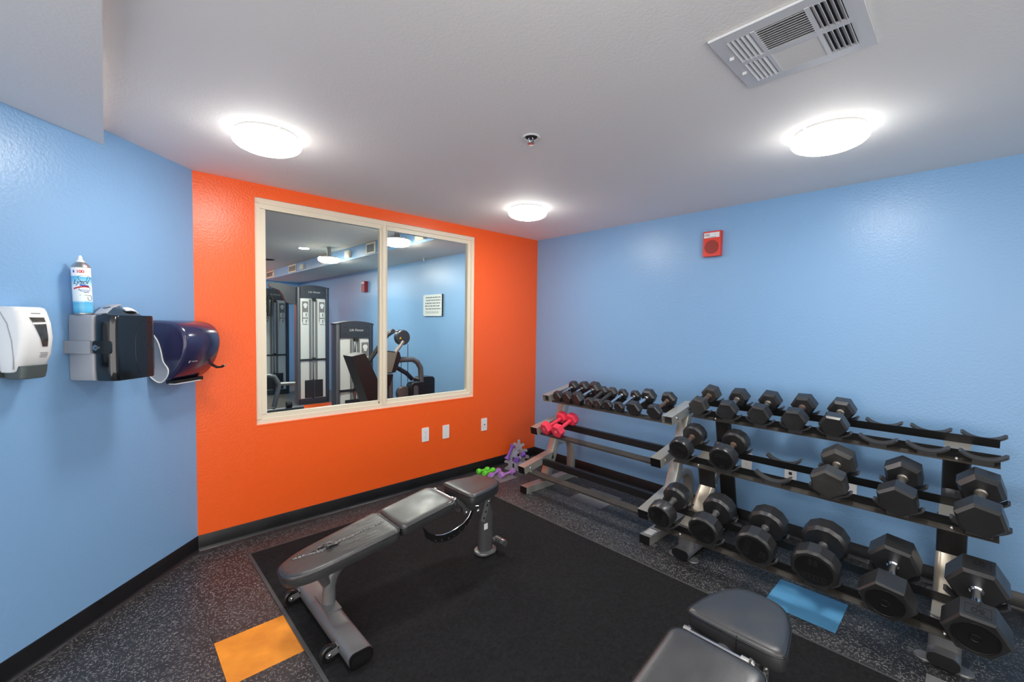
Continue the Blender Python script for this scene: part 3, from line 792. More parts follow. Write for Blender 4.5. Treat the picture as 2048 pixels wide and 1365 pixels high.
for i, (lb, y0, y1, fl_, hl, hm, hd, kd, col) in enumerate(tops):
    xf, xr = -0.528, -0.352
    fr_ = fl_/2
    zf = TI[2][1]+0.017+fr_*1.0 + (xf-(TI[2][0]+0.072))*0.1
    zr = TI[2][1]+0.090+fr_*0.97
    p0, p1 = Vector((xf-0.01, y0, zf)), Vector((xr, y1, zr))
    d = p1-p0; yaw = math.atan2(d.y, d.x); pit = math.atan2(d.z, math.hypot(d.x, d.y))
    c2c = d.length
    grip = c2c-hl+0.010
    dumbbell('dumbbell', lb, (p0+p1)/2, yaw, pit, R(random.uniform(-8, 8)), fl_, hl, grip, hm, hd, 0.0135 if kd == 'hex' else 0.0165, 6, kd, 'dumbbells on the top rails of the small rack', collar=col, number=('5' if kd == 'soft' else None), numsize=0.032, nummat='print', numrot=R(-20))
pk = [('coral pink hex dumbbell nearer the corner on the small rack', -0.812, -0.838, 0.100), ('coral pink hex dumbbell with its partner on the corner side', -0.946, -0.950, 0.104)]
for lb, y0, y1, fl_ in pk:
    xf, xr = -0.69, -0.515
    zf = TI[1][1]+0.019+fl_/2; zr = TI[1][1]+0.090+fl_*0.49
    p0, p1 = Vector((xf, y0, zf)), Vector((xr, y1, zr)); d = p1-p0
    dumbbell('dumbbell', lb, (p0+p1)/2, math.atan2(d.y, d.x), math.atan2(d.z, math.hypot(d.x, d.y)), R(6), fl_, 0.062, d.length-0.052, 'pink', 'pink', 0.0165, 6, 'small', 'coral pink dumbbells on the middle rails', number='10', numsize=0.030, numrot=R(80), collar=False, nummat='pinkt')

# ------------------------------------------------------------------ big rack with saddles
TH = R(17); U = Vector((math.cos(TH), 0, math.sin(TH))); NN = Vector((-math.sin(TH), 0, math.cos(TH)))
BASE = [Vector((-0.2925, 0, 0.902)), Vector((-0.553, 0, 0.624)), Vector((-0.795, 0, 0.229))]
YR0, YR1 = -1.985, -3.505
SY = [[-2.046-0.2*k for k in range(8)], [-2.046-0.2795*k for k in range(6)], [-2.046-0.2795*k for k in range(6)]]
ROOT = Vector((-0.5, -2.755, 0))
big = thing('dumbbell_rack', 'black three-tier rack with curved rubber saddles on oval posts, long and heavily loaded', 'dumbbell rack', ROOT)
def TP(k, u, y, n): return BASE[k] + U*u + NN*n + Vector((0, y, 0)) - ROOT
def tmx(k, y=0.0):
    m_ = Matrix((U, Vector((0, 1, 0)), NN)).transposed().to_4x4(); m_.translation = BASE[k]+Vector((0, y, 0))-ROOT; return m_
ymid, ylen = (YR0+YR1)/2, YR0-YR1
def saddle_mesh(rad, wid, dep):
    """curved trough seen along u; local x = u, y, z = n"""
    gg = G(); n = 14; half = math.asin(min(0.99, wid/2/rad)); pts = []
    for i in range(n+1):
        a = -half+2*half*i/n; pts.append((rad*math.sin(a), rad-rad*math.cos(a)))
    low = []
    tk = 0.010
    for i in range(n+1):
        a = half-2*half*i/n; low.append(((rad+tk)*math.sin(a), rad-(rad+tk)*math.cos(a)))
    poly_ = pts + [(wid/2+0.010, pts[-1][1]-0.002)] + low + [(-wid/2-0.010, pts[0][1]-0.002)]
    gg.prism(poly_, -dep/2, dep/2, 'x')
    gg.box((0, 0, -0.0165), (dep*0.8, wid*0.5, 0.018))
    bmesh.ops.recalc_face_normals(gg.b, faces=gg.b.faces)
    me = bpy.data.meshes.new('saddle'); gg.b.to_mesh(me); gg.b.free()
    me.polygons.foreach_set('use_smooth', [True]*len(me.polygons)); me.set_sharp_from_angle(angle=R(30)); me.materials.append(M['saddle'])
    return me
for k in range(3):
    off = -0.028
    mx = tmx(k, ymid)
    # front rail: flange to the room, web behind it
    g = G(); g.box((-0.112, 0, off), (0.046, ylen, 0.004), 0, 1, mx)
    fr_o = g.obj('front_rail', 'railtop', big, smooth=False)
    g = G(); g.box((-0.0885, 0, off+0.023), (0.004, ylen, 0.048), 0, 1, mx); g.obj('rail_web', 'black', fr_o, smooth=False)
    g = G(); g.box((0.105, 0, off), (0.046, ylen, 0.004), 0, 1, mx)
    rr_o = g.obj('rear_rail', 'railtop', big, smooth=False)
    g = G(); g.box((0.081, 0, off+0.023), (0.004, ylen, 0.048), 0, 1, mx); g.obj('rail_web', 'black', rr_o, smooth=False)
    # cross plates between rails above each post
    for fy in (-2.155, -3.355):
        g = G(); g.box((0, fy-ymid, off-0.004), (0.19, 0.10, 0.006), 0.001, 1, mx); g.obj('cross_plate', 'silver', big, smooth=False)
        for u_ in (-0.112, 0.105):
            g = G(); bolt(g, TP(k, u_, fy, off+0.002), NN, 0.010, 0.012); g.obj('rail_bolt', 'steel', big)
    wid, rad = ((0.150, 0.105), (0.175, 0.115), (0.19, 0.125))[k]
    me = saddle_mesh(rad, wid, 0.036)
    for y in SY[k]:
        for u_ in (-0.110, 0.106):
            o = bpy.data.objects.new('saddle', me); C.objects.link(o); o.parent = big
            o.matrix_local = tmx(k, y) @ Matrix.Translation((u_, 0, 0.0))
# oval posts
ov = oval(0.11, 0.056, 24)
for fy in (-2.155, -3.355):
    y = fy-ROOT.y
    X = lambda x: x-ROOT.x
    g = G(); g.sweep([(X(-0.885), y, 0.040), (X(-0.035), y, 0.040)], oval(0.11, 0.058, 24)); ft = g.obj('foot', 'ovalsilver' if False else 'pewter', big, ang=50)
    for xx in (-0.888, -0.032):
        g = G(); g.sweep([(X(xx)-0.004, y, 0.040), (X(xx)+0.004, y, 0.040)], oval(0.108, 0.056, 24)); g.obj('end_cap', 'blackpl', ft)
    for xx in (-0.835, -0.10):
        for q in (-1, 1):
            g = G(); g.lathe([(0.0, 0.0), (0.036, 0.0), (0.037, 0.004), (0.034, 0.010), (0.024, 0.011), (0.0, 0.012)], 20, Mx=Matrix.Translation((X(xx), y+q*0.062, 0))); g.obj('floor_pad', 'pewter', ft)
    g = G(); g.sweep([(X(-0.062), y, 0.06), (X(-0.268), y, 0.862)], ov); g.obj('rear_column', 'ovalblack', big, ang=50)
    g = G(); g.sweep([(X(-0.80), y, 0.06), (X(-0.475), y, 0.405)], oval(0.108, 0.054, 24)); g.obj('diagonal_strut', 'ovalsilver', big, ang=50)
    g = G(); g.sweep([(X(-0.49), y, 0.39), (X(-0.25), y, 0.635)], oval(0.104, 0.050, 24)); g.obj('upper_strut', 'pewterd', big, ang=50)
    g = G(); g.sweep([(X(-0.49), y, 0.375), (X(-0.545), y, 0.592)], ov); g.obj('middle_sleeve', 'ovalblack', big, ang=50)
    g = G(); g.sweep([(X(-0.795), y, 0.062), (X(-0.790), y, 0.196)], ov); g.obj('lower_sleeve', 'pewter', big, ang=50)

FR, PR_ = -0.118, 0.115
def on_saddle(k, idx, flat, hl, lb, kind, hm, hd, n=6, hr=0.0165, **kw):
    y = SY[k][idx]
    c2c = kw.pop('c2c', (0.215, 0.210, 0.212)[k])
    r_ = flat/2*(1.0 if n > 6 else 1.0)
    # contact: hex flats sit across the trough, round heads nestle in it
    wid, rad = ((0.150, 0.105), (0.175, 0.115), (0.19, 0.125))[k]
    if n == 6:
        hw = flat/2/math.cos(PI/6)*0.5; lift = rad-math.sqrt(max(0, rad**2-hw**2))
        # the slanting flats may touch first, further up the trough
        for q in range(1, 9):
            yy = hw + (flat/2/math.cos(PI/6)-hw)*q/8; zz = flat/2*q/8
            if yy < wid/2: lift = max(lift, rad-math.sqrt(rad**2-yy**2)-zz)
    else: lift = 0.0
    c = BASE[k] + U*(-0.002) + NN*(r_+lift+0.001) + Vector((0, y, 0))
    return dumbbell('dumbbell', lb, c, R(kw.pop('yaw', 0)), TH, R(kw.pop('roll', 0)), flat, hl, c2c-hl, hm, hd, hr, n, kind, kw.pop('group', None), **kw)
gp = ('dumbbells on the top saddles', 'dumbbells on the middle saddles', 'dumbbells on the bottom saddles')
on_saddle(0, 0, 0.116, 0.088, 'dusty black hex dumbbell at the small-rack end of the top saddles', 'hex', 'rubd', 'rust', group=gp[0], roll=12)
on_saddle(0, 1, 0.116, 0.090, 'black hex dumbbell second along the top saddles with steel handle', 'hex', 'rub', 'handle', group=gp[0], roll=-3)
on_saddle(0, 2, 0.122, 0.092, 'black hex dumbbell in the middle of the five on the top saddles', 'hex', 'rub', 'handle', group=gp[0], roll=4)
on_saddle(0, 3, 0.126, 0.096, 'black hex dumbbell fourth along the top saddles', 'hex', 'rub', 'rust', group=gp[0], roll=-2)
on_saddle(0, 4, 0.126, 0.096, 'glossier black hex dumbbell beside the empty top saddles', 'hex', 'ure', 'handle', group=gp[0], roll=3)
on_saddle(1, 0, 0.150, 0.082, 'round-headed black dumbbell with rusty handle at the small-rack end of the middle saddles', 'round', 'ure', 'rust', 12, group=gp[1], number='30', numsize=0.034, numpos=(0, -0.042), numrot=R(-8), logo='up', roll=4)
on_saddle(1, 1, 0.160, 0.086, 'round-headed black dumbbell with rusty handle next to the empty middle saddle', 'round', 'ure', 'rust', 12, group=gp[1], number='35', numsize=0.036, numpos=(0, -0.048), logo='up')
on_saddle(1, 3, 0.153, 0.100, 'tilted black hex dumbbell just past the empty middle saddle', 'hex', 'rubd', 'handle', group=gp[1], roll=22, c2c=0.232)
on_saddle(1, 4, 0.147, 0.104, 'smooth black hex dumbbell with chrome collar, second from the open end of the middle saddles', 'hex', 'ure', 'handle', group=gp[1], roll=24, hr=0.018, c2c=0.242)
on_saddle(1, 5, 0.153, 0.108, 'large smooth black hex dumbbell with chrome collar at the open end of the middle saddles', 'hex', 'ure', 'handle', group=gp[1], roll=14, hr=0.018, c2c=0.248)
on_saddle(2, 0, 0.168, 0.092, 'round-headed dumbbell at the small-rack end of the bottom saddles', 'round', 'ure', 'handleg', 12, group=gp[2], number='40', numsize=0.04, numpos=(0, 0.045), numrot=R(75), logo=True)
on_saddle(2, 1, 0.180, 0.094, 'round-headed dumbbell second along the bottom saddles', 'round', 'ure', 'handleg', 12, group=gp[2], number='45', numsize=0.042, numpos=(0, -0.048), numrot=R(30), logo='up')
on_saddle(2, 2, 0.192, 0.098, 'round-headed dumbbell third along the bottom saddles', 'round', 'ure', 'handleg', 12, group=gp[2], number='50', numsize=0.046, numpos=(0, -0.05), numrot=R(75), logo='up')
on_saddle(2, 3, 0.205, 0.098, 'largest round-headed dumbbell, above the blue floor tile', 'round', 'ure', 'handleg', 12, group=gp[2], number='55', numsize=0.044, numpos=(0, 0.045), logo=True)
on_saddle(2, 4, 0.176, 0.116, 'big black hex dumbbell with ringed end caps and clean edges on the bottom saddles', 'big', 'ure', 'chrome', group=gp[2], hr=0.019, roll=10, c2c=0.268)
d60 = on_saddle(2, 5, 0.178, 0.122, 'biggest black hex dumbbell with cracked rubber and raised number 60', 'big', 'ure', 'chrome', group=gp[2], hr=0.019, topnum='60', roll=2, c2c=0.284)
# the crack across its front head
hd_ = [c for c in d60.children if c.name.startswith('head')][1]
g = G(); fl_ = 0.178
pts = [(0.004, 0.006), (0.030, 0.008), (0.040, -0.002), (0.064, -0.004), (0.078, 0.014), (0.092, 0.030)]
for (a, b), (c_, d_) in zip(pts, pts[1:]):
    dx, dy = c_-a, d_-b; l_ = math.hypot(dx, dy); nx, ny = -dy/l_*0.0014, dx/l_*0.0014
    g.loft([[(a+nx, b+ny, fl_/2+0.0008), (a-nx, b-ny, fl_/2+0.0008), (a-nx, b-ny, fl_/2-0.004), (a+nx, b+ny, fl_/2-0.004)], [(c_+nx, d_+ny, fl_/2+0.0008), (c_-nx, d_-ny, fl_/2+0.0008), (c_-nx, d_-ny, fl_/2-0.004), (c_+nx, d_+ny, fl_/2-0.004)]])
g.obj('crack', 'gash', hd_, smooth=False)

# ------------------------------------------------------------------ silver cast stand in the corner, with small weights
sd_c = Vector((-0.48, -0.185, 0))
ax = Vector((0.87, 0.50, 0)).normalized()           # across the two side plates
pl = Vector((-ax.y, ax.x, 0))                       # along each plate
stand = thing('dumbbell_stand', 'small silver cast dumbbell stand with branching hooks in the corner', 'dumbbell stand', mx=axes(sd_c, ax, pl))
# plate outline in (y, z): trunk with paired hooks
def tree_outline():
    half = [(0.015, 0.0), (0.088, 0.0), (0.095, 0.010), (0.086, 0.026), (0.072, 0.030), (0.060, 0.044), (0.052, 0.060), (0.074, 0.072), (0.092, 0.068), (0.098, 0.082), (0.090, 0.094), (0.070, 0.096), (0.052, 0.092), (0.042, 0.112), (0.060, 0.128), (0.076, 0.124), (0.082, 0.138), (0.072, 0.150), (0.052, 0.148), (0.036, 0.142), (0.027, 0.160), (0.040, 0.178), (0.052, 0.178), (0.055, 0.192), (0.042, 0.200), (0.026, 0.194), (0.016, 0.188), (0.011, 0.206), (0.013, 0.222), (0.0, 0.232)]
    return half + [(-a, b) for a, b in half[::-1][1:]]
out = tree_outline()
for q, k_ in ((-0.055, 1.0), (0.13, 1.18)):
    g = G(); g.prism([(a*k_, b*k_) for a, b in out], q-0.006, q+0.006, 'x'); g.obj('side_plate', 'cast', stand, ang=30)
    g = G()
    for z_ in (0.05, 0.115): g.prism([(a, b+z_) for a, b in rrect(0.020, 0.044, 0.009, 4)], q-0.0068, q+0.0068, 'x')
    g.obj('slot', 'dark', stand, smooth=False)
g = G(); pass
for y_, z_, w_ in ((0.055, 0.012, 0.022), (-0.055, 0.012, 0.022), (0, 0.168, 0.014)): G().box((0.037, y_, z_), (0.185, w_, w_), 0.003).obj('spacer_bar', 'cast', stand)
def small_db(label, p0, p1, hd_r, hm, n=20, hr=0.0125, hl=0.04, group=None, brown=False, flare=False, disc=None):
    p0, p1 = Vector(p0), Vector(p1); d = (p1-p0)
    c = (p0+p1)/2; yaw = math.atan2(d.y, d.x); pit = math.atan2(d.z, math.hypot(d.x, d.y))
    mx = Matrix.Translation(c) @ Matrix.Rotation(yaw, 4, 'Z') @ Matrix.Rotation(-pit, 4, 'Y')
    t = thing('dumbbell', label, 'dumbbell', mx=mx, group=group); L_ = d.length/2
    G().cyl((-L_*0.6, 0, 0), (L_*0.6, 0, 0), hr, n=14).obj('handle', hm, t)
    for s_ in (1, -1):
        gg = G()
        if n == 6:
            k = 1/math.cos(PI/6)
            gg.loft([hexring(s_*(L_-hl), hd_r*1.8), hexring(s_*(L_-hl*0.8), hd_r*2), hexring(s_*(L_-0.004), hd_r*2), hexring(s_*L_, hd_r*1.8)])
        elif flare:
            gg.lathe([(hr, s_*(L_-hl*1.3)), (hr*1.25, s_*(L_-hl*0.9)), (hd_r*0.62, s_*(L_-hl*0.55)), (hd_r*0.93, s_*(L_-0.010)), (hd_r, s_*(L_-0.005)), (hd_r*0.96, s_*L_), (0, s_*L_)], 24, axis='x')
        else:
            gg.lathe([(hr, s_*(L_-hl)), (hd_r*0.85, s_*(L_-hl+0.003)), (hd_r, s_*(L_-hl*0.75)), (hd_r, s_*(L_-0.007)), (hd_r*0.9, s_*(L_-0.001)), (0, s_*L_)], n, axis='x')
        h = gg.obj('head', hm, t, ang=40)
        if brown and s_ < 0:
            G().cyl((-L_-0.0015, 0, 0), (-L_+0.001, 0, 0), hd_r*0.93, n=24).obj('rusty_face', 'brown', h)
    return t
def SP(u_, v_, z_): return sd_c + ax*u_ + pl*v_ + Vector((0, 0, z_))
g2 = 'violet dumbbells held by the corner stand'
small_db('violet flared dumbbell standing steeply in the corner stand, rusty face showing', (-0.612, -0.20, 0.128), (-0.535, -0.205, 0.260), 0.029, 'purple', group=g2, brown=True, flare=True, hl=0.045)
small_db('violet round dumbbell lying across the corner stand with a pale mark', (-0.565, -0.285, 0.126), (-0.395, -0.222, 0.140), 0.030, 'purple', group=g2, flare=True, hl=0.04)
g3 = 'small dumbbells lying on the floor'
small_db('lime green dumbbell on the floor nearest the orange wall', (-0.882, -0.062, 0.026), (-0.745, -0.075, 0.026), 0.026, 'green', group=g3)
small_db('lime green dumbbell on the floor touching the lilac ones', (-0.872, -0.150, 0.026), (-0.720, -0.128, 0.026), 0.026, 'green', group=g3)
small_db('lilac hex dumbbell half behind the other lilac one on the floor', (-0.868, -0.240, 0.026), (-0.690, -0.178, 0.026), 0.026, 'lilac', n=6, group=g3, hr=0.011)
small_db('lilac hex dumbbell on the grey floor tile nearest the rack', (-0.788, -0.298, 0.027), (-0.598, -0.292, 0.027), 0.027, 'lilac', n=6, group=g3, hr=0.011)

# ------------------------------------------------------------------ adjustable benches
def chaikin(pts, it=2):
    for _ in range(it):
        o = []
        for a, b in zip(pts, pts[1:]+pts[:1]):
            o.append((a[0]*0.75+b[0]*0.25, a[1]*0.75+b[1]*0.25)); o.append((a[0]*0.25+b[0]*0.75, a[1]*0.25+b[1]*0.75))
        pts = o
    return pts
def offset(pts, d):
    """inset a counter-clockwise outline by d, mitred"""
    n = len(pts); out = []
    for i in range(n):
        a, b, c_ = Vector(pts[i-1]), Vector(pts[i]), Vector(pts[(i+1) % n])
        t0 = (b-a).normalized(); t1 = (c_-b).normalized()
        n0 = Vector((-t0.y, t0.x)); n1 = Vector((-t1.y, t1.x)); nn = (n0+n1).normalized()
        out.append(tuple(b+nn*(d/max(0.5, nn.dot(n0)))))
    return out
def pad_mesh(outline, th):
    """cushion with its top at z = 0, rounded rim and slightly crowned top"""
    rings = []
    for ins, z_ in ((0.010, -th), (0.002, -th+0.003), (0.0, -th+0.012), (0.0, -0.018), (0.0015, -0.011), (0.006, -0.0055), (0.014, -0.0018), (0.026, 0.0), (0.040, 0.0012)):
        rings.append([(x, y, z_) for x, y in chaikin(offset(outline, ins), 3)])
    return rings, [(x, y, -0.0135) for x, y in chaikin(offset(outline, -0.0012), 3)]
PADT = Matrix(((0.98666, 0, -0.1628), (0, 1, 0), (0.1628, 0, 0.98666))).to_4x4()
def bench(origin, label, worn):
    B = thing('weight_bench', label, 'bench', origin, 0, 'adjustable weight benches on the mat')
    ox = -2.3
    X = lambda x: x-ox
    # --- pads
    PADT.translation = Vector((X(-2.13), 0, 0.478))
    c_ = 0.98666
    def lx(x): return (x+2.13)/c_
    p1 = [(lx(-2.995), -0.05), (lx(-2.95), -0.092), (lx(-2.87), -0.122), (lx(-2.72), -0.134), (lx(-2.53), -0.145), (lx(-2.450), -0.150), (lx(-2.449), -0.06), (lx(-2.449), 0.06), (lx(-2.450), 0.150), (lx(-2.53), 0.145), (lx(-2.72), 0.134), (lx(-2.87), 0.122), (lx(-2.95), 0.092), (lx(-2.995), 0.05)]
    p2 = [(lx(-2.452), -0.144), (lx(-2.38), -0.144), (lx(-2.20), -0.147), (lx(-2.103), -0.150), (lx(-2.103), -0.05), (lx(-2.103), 0.05), (lx(-2.103), 0.150), (lx(-2.20), 0.147), (lx(-2.38), 0.144), (lx(-2.452), 0.144), (lx(-2.452), 0.05), (lx(-2.452), -0.05)]
    p2 = [(x+0.004 if x < lx(-2.4) else x, y) for x, y in p2]
    p1 = [(x-0.004 if x > lx(-2.47) else x, y) for x, y in p1]
    p3 = [(-0.150, -0.158), (-0.08, -0.152), (0.02, -0.134), (0.10, -0.106), (0.148, -0.062), (0.156, 0.0), (0.148, 0.062), (0.10, 0.106), (0.02, 0.134), (-0.08, 0.152), (-0.150, 0.158), (-0.154, 0.06), (-0.154, -0.06)]
    def mkpad(name, ol, th, mx, mt):
        rings, pip = pad_mesh(ol, th)
        g = G(); g.loft(rings); o = g.obj(name, mt, B, ang=50, mx=mx)
        g = G(); g.tube(pip, 0.0028, 6, closed=True); g.obj('piping', 'piping', o)
        return o
    b1 = mkpad('backrest_pad', p1, 0.060, PADT, 'leatherw' if worn else 'leather')
    b2 = mkpad('lumbar_pad', p2, 0.060, PADT, 'leather')
    b3 = mkpad('seat_pad', p3, 0.066, Matrix.Translation((X(-1.848), 0, 0.477)), 'leather')
    g = G(); g.box((-0.154, -0.02, -0.030), (0.003, 0.002, 0.05)); g.obj('side_seam', 'piping', b3, smooth=False)
    if worn:
        rnd = random.Random(3)
        # long split, dark, with lifted edges and one torn flap
        line = [(lx(-2.925), 0.058), (lx(-2.87), 0.040), (lx(-2.835), 0.026), (lx(-2.80), 0.018), (lx(-2.775), 0.030), (lx(-2.735), 0.022), (lx(-2.70), 0.016), (lx(-2.655), 0.006), (lx(-2.60), 0.002), (lx(-2.54), -0.004), (lx(-2.475), -0.004)]
        wd = [0.0015, 0.004, 0.006, 0.012, 0.014, 0.006, 0.003, 0.0016, 0.0012, 0.0018, 0.0008]
        g = G(); L_, Rr = [], []
        for (x, y), w_ in zip(line, wd): L_.append((x, y+w_*0.7, 0.0029)); Rr.append((x, y-w_*0.8, 0.0029))
        for i in range(len(line)-1):
            g._new([L_[i], Rr[i], Rr[i+1], L_[i+1]], [(0, 1, 2, 3)])
        gash = g.obj('split', 'gash', b1, smooth=False)
        g = G()
        for i in range(len(line)-1):
            for sgn in (1, -1):
                n = 7
                for k in range(n):
                    u_ = (k+rnd.random()*0.6)/n; u2 = min(1, u_+0.7/n+rnd.random()*0.3/n)
                    w0 = wd[i]*(1-u_)+wd[i+1]*u_; w1 = wd[i]*(1-u2)+wd[i+1]*u2
                    x0, y0 = line[i][0]+(line[i+1][0]-line[i][0])*u_, line[i][1]+(line[i+1][1]-line[i][1])*u_
                    x1, y1 = line[i][0]+(line[i+1][0]-line[i][0])*u2, line[i][1]+(line[i+1][1]-line[i][1])*u2
                    h_ = rnd.uniform(0.001, 0.0035)*(1+w0*160); e = rnd.uniform(0.003, 0.007)*(1+w0*60)
                    g._new([(x0, y0+sgn*w0*0.8, 0.003+h_), (x1, y1+sgn*w1*0.8, 0.003+h_*rnd.uniform(0.3, 1)), (x1, y1+sgn*(w1+e), 0.0022), (x0, y0+sgn*(w0+e), 0.0022)], [(0, 1, 2, 3)])
        # the big curled flap
        fx, fy = lx(-2.765), 0.004
        for dx, dy, hh, sz in ((0.0, 0.0, 0.018, 0.026), (-0.012, 0.022, 0.012, 0.02), (0.022, 0.018, 0.012, 0.022), (0.03, -0.004, 0.009, 0.018), (0.008, 0.036, 0.007, 0.02), (0.05, 0.012, 0.006, 0.018), (-0.03, 0.034, 0.006, 0.016)):
            a, b = fx+dx, fy+dy
            g._new([(a-sz*0.6, b+sz*0.7, 0.0022), (a+sz*0.7, b+sz*0.8, 0.0022), (a+sz*0.9, b-sz*0.1, hh*0.5), (a+sz*0.1, b-sz*0.6, hh), (a-sz*0.5, b, hh*0.7)], [(0, 1, 2), (0, 2, 3), (0, 3, 4)])
        g.obj('torn_vinyl', 'foam', b1, smooth=False)
        # row of small cracks beside the split
        g = G()
        for _ in range(46):
            x = lx(rnd.uniform(-2.68, -2.47)); y = rnd.uniform(-0.085, 0.095); l_ = rnd.uniform(0.008, 0.03); w_ = rnd.uniform(0.0004, 0.001)
            a = rnd.uniform(-0.15, 0.1)
            g._new([(x, y+w_, 0.00285), (x, y-w_, 0.00285), (x+l_*0.6, y+a*l_-w_*0.5, 0.00285), (x+l_, y+a*l_, 0.00285)], [(0, 1, 2, 3)])
        g.obj('vinyl_cracks', 'gash', b1, smooth=False)['kind'] = 'stuff'
    # --- wheeled cross foot
    g = G(); g.sweep([(X(-2.775), 0.385, 0.047), (X(-2.775), -0.385, 0.047)], [(b, a) for a, b in rrect(0.066, 0.108, 0.028, 5)], side=(1, 0, 0))
    g.b.free(); g = G()
    sec = rrect(0.108, 0.066, 0.026, 5)
    g.sweep([(X(-2.775), 0.385, 0.047), (X(-2.775), -0.385, 0.047)], sec, side=(1, 0, 0)); ft = g.obj('cross_foot', 'pewter', B, ang=45)
    for s_ in (1, -1):
        g = G(); g.sweep([(X(-2.775), s_*0.383, 0.047), (X(-2.775), s_*0.392, 0.047)], rrect(0.106, 0.064, 0.025, 5), side=(1, 0, 0)); cp = g.obj('end_cap', 'blackpl', ft)
        g = G(); g.sweep([(X(-2.775), s_*0.391, 0.047), (X(-2.775), s_*0.3935, 0.047)], rrect(0.080, 0.040, 0.015, 5), side=(1, 0, 0)); g.obj('cap_rim', 'black', ft)
        # rubber feet
        g = G(); g.cyl((X(-2.775), s_*0.33, 0.0), (X(-2.775), s_*0.33, 0.018), 0.03, n=18); g.obj('rubber_foot', 'blackpl', ft)
        # transport wheel in a fork
        wy = s_*0.262
        g = G(); g.lathe([(0.0, -0.012), (0.024, -0.012), (0.030, -0.0135), (0.036, -0.009), (0.037, 0.0), (0.036, 0.009), (0.030, 0.0135), (0.024, 0.012), (0.0, 0.012)], 28, Mx=Matrix.Translation((X(-2.868), wy, 0.042)), axis='y'); wh = g.obj('wheel', 'blackpl', B)
        g = G()
        for q in (-1, 1):
            g.prism([(X(-2.822), 0.064), (X(-2.870), 0.058), (X(-2.884), 0.050), (X(-2.886), 0.038), (X(-2.876), 0.028), (X(-2.822), 0.036)], wy+q*0.0165-0.0015, wy+q*0.0165+0.0015, 'y')
        g.box((X(-2.827), wy, 0.058), (0.014, 0.036, 0.012)); g.obj('wheel_fork', 'pewter', wh, smooth=False)
        g = G(); bolt(g, (X(-2.868), wy-0.018, 0.042), (0, -1, 0), 0.008, 0.006); g.obj('axle_bolt', 'chrome', wh)
    g = G(); g.box((X(-2.762), 0.035, 0.0825), (0.066, 0.19, 0.005), 0.001); g.obj('weld_plate', 'pewter', ft)
    # --- front column bending up into the spine
    col = [(-2.762, 0.085), (-2.760, 0.16), (-2.748, 0.215), (-2.718, 0.255), (-2.665, 0.283), (-2.58, 0.302), (-2.40, 0.330), (-2.10, 0.376), (-1.98, 0.392)]
    g = G(); g.sweep([(X(a), 0.02, b) for a, b in col], oval(0.052, 0.062, 20)); g.obj('spine_tube', 'pewter', B, ang=50)
    g = G(); g.sweep([(X(-2.775), 0.02, 0.19), (X(-2.800), 0.02, 0.25), (X(-2.835), 0.02, 0.292)], rrect(0.05, 0.04, 0.006, 2)); g.obj('pad_support', 'pewterd', B)
    for y_ in (-0.055, 0.055): G().box((lx(-2.55), y_, -0.072), (0.66, 0.03, 0.022), 0.002).obj('pad_frame', 'black', B, mx=PADT.copy())
    # --- rear leg: flat oval tube with a bent shoulder, base plate
    leg = [(-1.772, 0.012), (-1.772, 0.235), (-1.782, 0.285), (-1.812, 0.330), (-1.86, 0.358), (-1.99, 0.386)]
    g = G(); g.sweep([(X(a), -0.012, b) for a, b in leg], oval(0.078, 0.102, 24)); g.obj('rear_leg', 'pewterd', B, ang=50)
    g = G()
    pl_ = rrect(0.150, 0.120, 0.055, 8)
    g.loft([[(X(-1.770)+a*s_, -0.012+b*s_, z_) for a, b in pl_] for s_, z_ in ((0.98, 0.008), (1, 0.012), (1, 0.018), (0.96, 0.024), (0.80, 0.027))]); g.obj('base_plate', 'pewter', B)
    # adjustment bracket with holes
    br = [(-1.850, 0.250), (-1.822, 0.235), (-1.795, 0.315), (-1.775, 0.378), (-1.812, 0.385)]
    g = G(); g.prism([(X(a), b) for a, b in br], -0.066, -0.058, 'y', 0.001, 1)
    bk = g.obj('seat_bracket', 'pewter', B, ang=25)
    for a, b in ((-1.828, 0.262), (-1.814, 0.300), (-1.802, 0.338)): G().cyl((X(a), -0.0665, b), (X(a), -0.0655, b), 0.008, n=12).obj('bracket_hole', 'dark', bk, smooth=False)
    g = G(); bolt(g, (X(-1.79), -0.066, 0.362), (0, -1, 0), 0.008, 0.007); g.obj('bracket_bolt', 'chrome', bk)
    G().box((X(-1.800), -0.0513, 0.195), (0.030, 0.0012, 0.038)).obj('sticker', 'label', B, smooth=False)
    # foot roller at the leg
    g = G(); g.cyl((X(-1.690), -0.03, 0.072), (X(-1.690), -0.118, 0.072), 0.021, n=20, bev=0.002); rl = g.obj('foot_roller', 'pewterd', B)
    g = G(); g.cyl((X(-1.690), -0.092, 0.072), (X(-1.690), -0.106, 0.072), 0.0218, n=20); g.obj('chrome_band', 'chrome', rl)
    g = G(); g.cyl((X(-1.73), -0.03, 0.072), (X(-1.690), -0.03, 0.072), 0.016, n=12); g.obj('roller_bracket', 'pewterd', rl)
    # hinge rod between the pads, with collars and side links
    g = G(); g.cyl((X(-2.075), 0.115, 0.455), (X(-2.075), -0.085, 0.455), 0.007, n=14); rod = g.obj('hinge_rod', 'chrome', B)
    for y_ in (0.112, -0.072): G().cyl((X(-2.075), y_+0.012, 0.455), (X(-2.075), y_-0.012, 0.455), 0.0125, n=16).obj('hinge_collar', 'steel', rod)
    for y_ in (0.110, -0.086):
        lk = [(-2.082, 0.462), (-2.066, 0.468), (-2.010, 0.418), (-1.986, 0.382), (-1.955, 0.362), (-1.960, 0.342), (-1.990, 0.338), (-2.006, 0.356), (-2.016, 0.392), (-2.030, 0.406)]
        g = G(); g.prism([(X(a), b) for a, b in lk], y_-0.004, y_+0.004, 'y', 0.001, 1); g.obj('hinge_link', 'pewterd', B, ang=25)
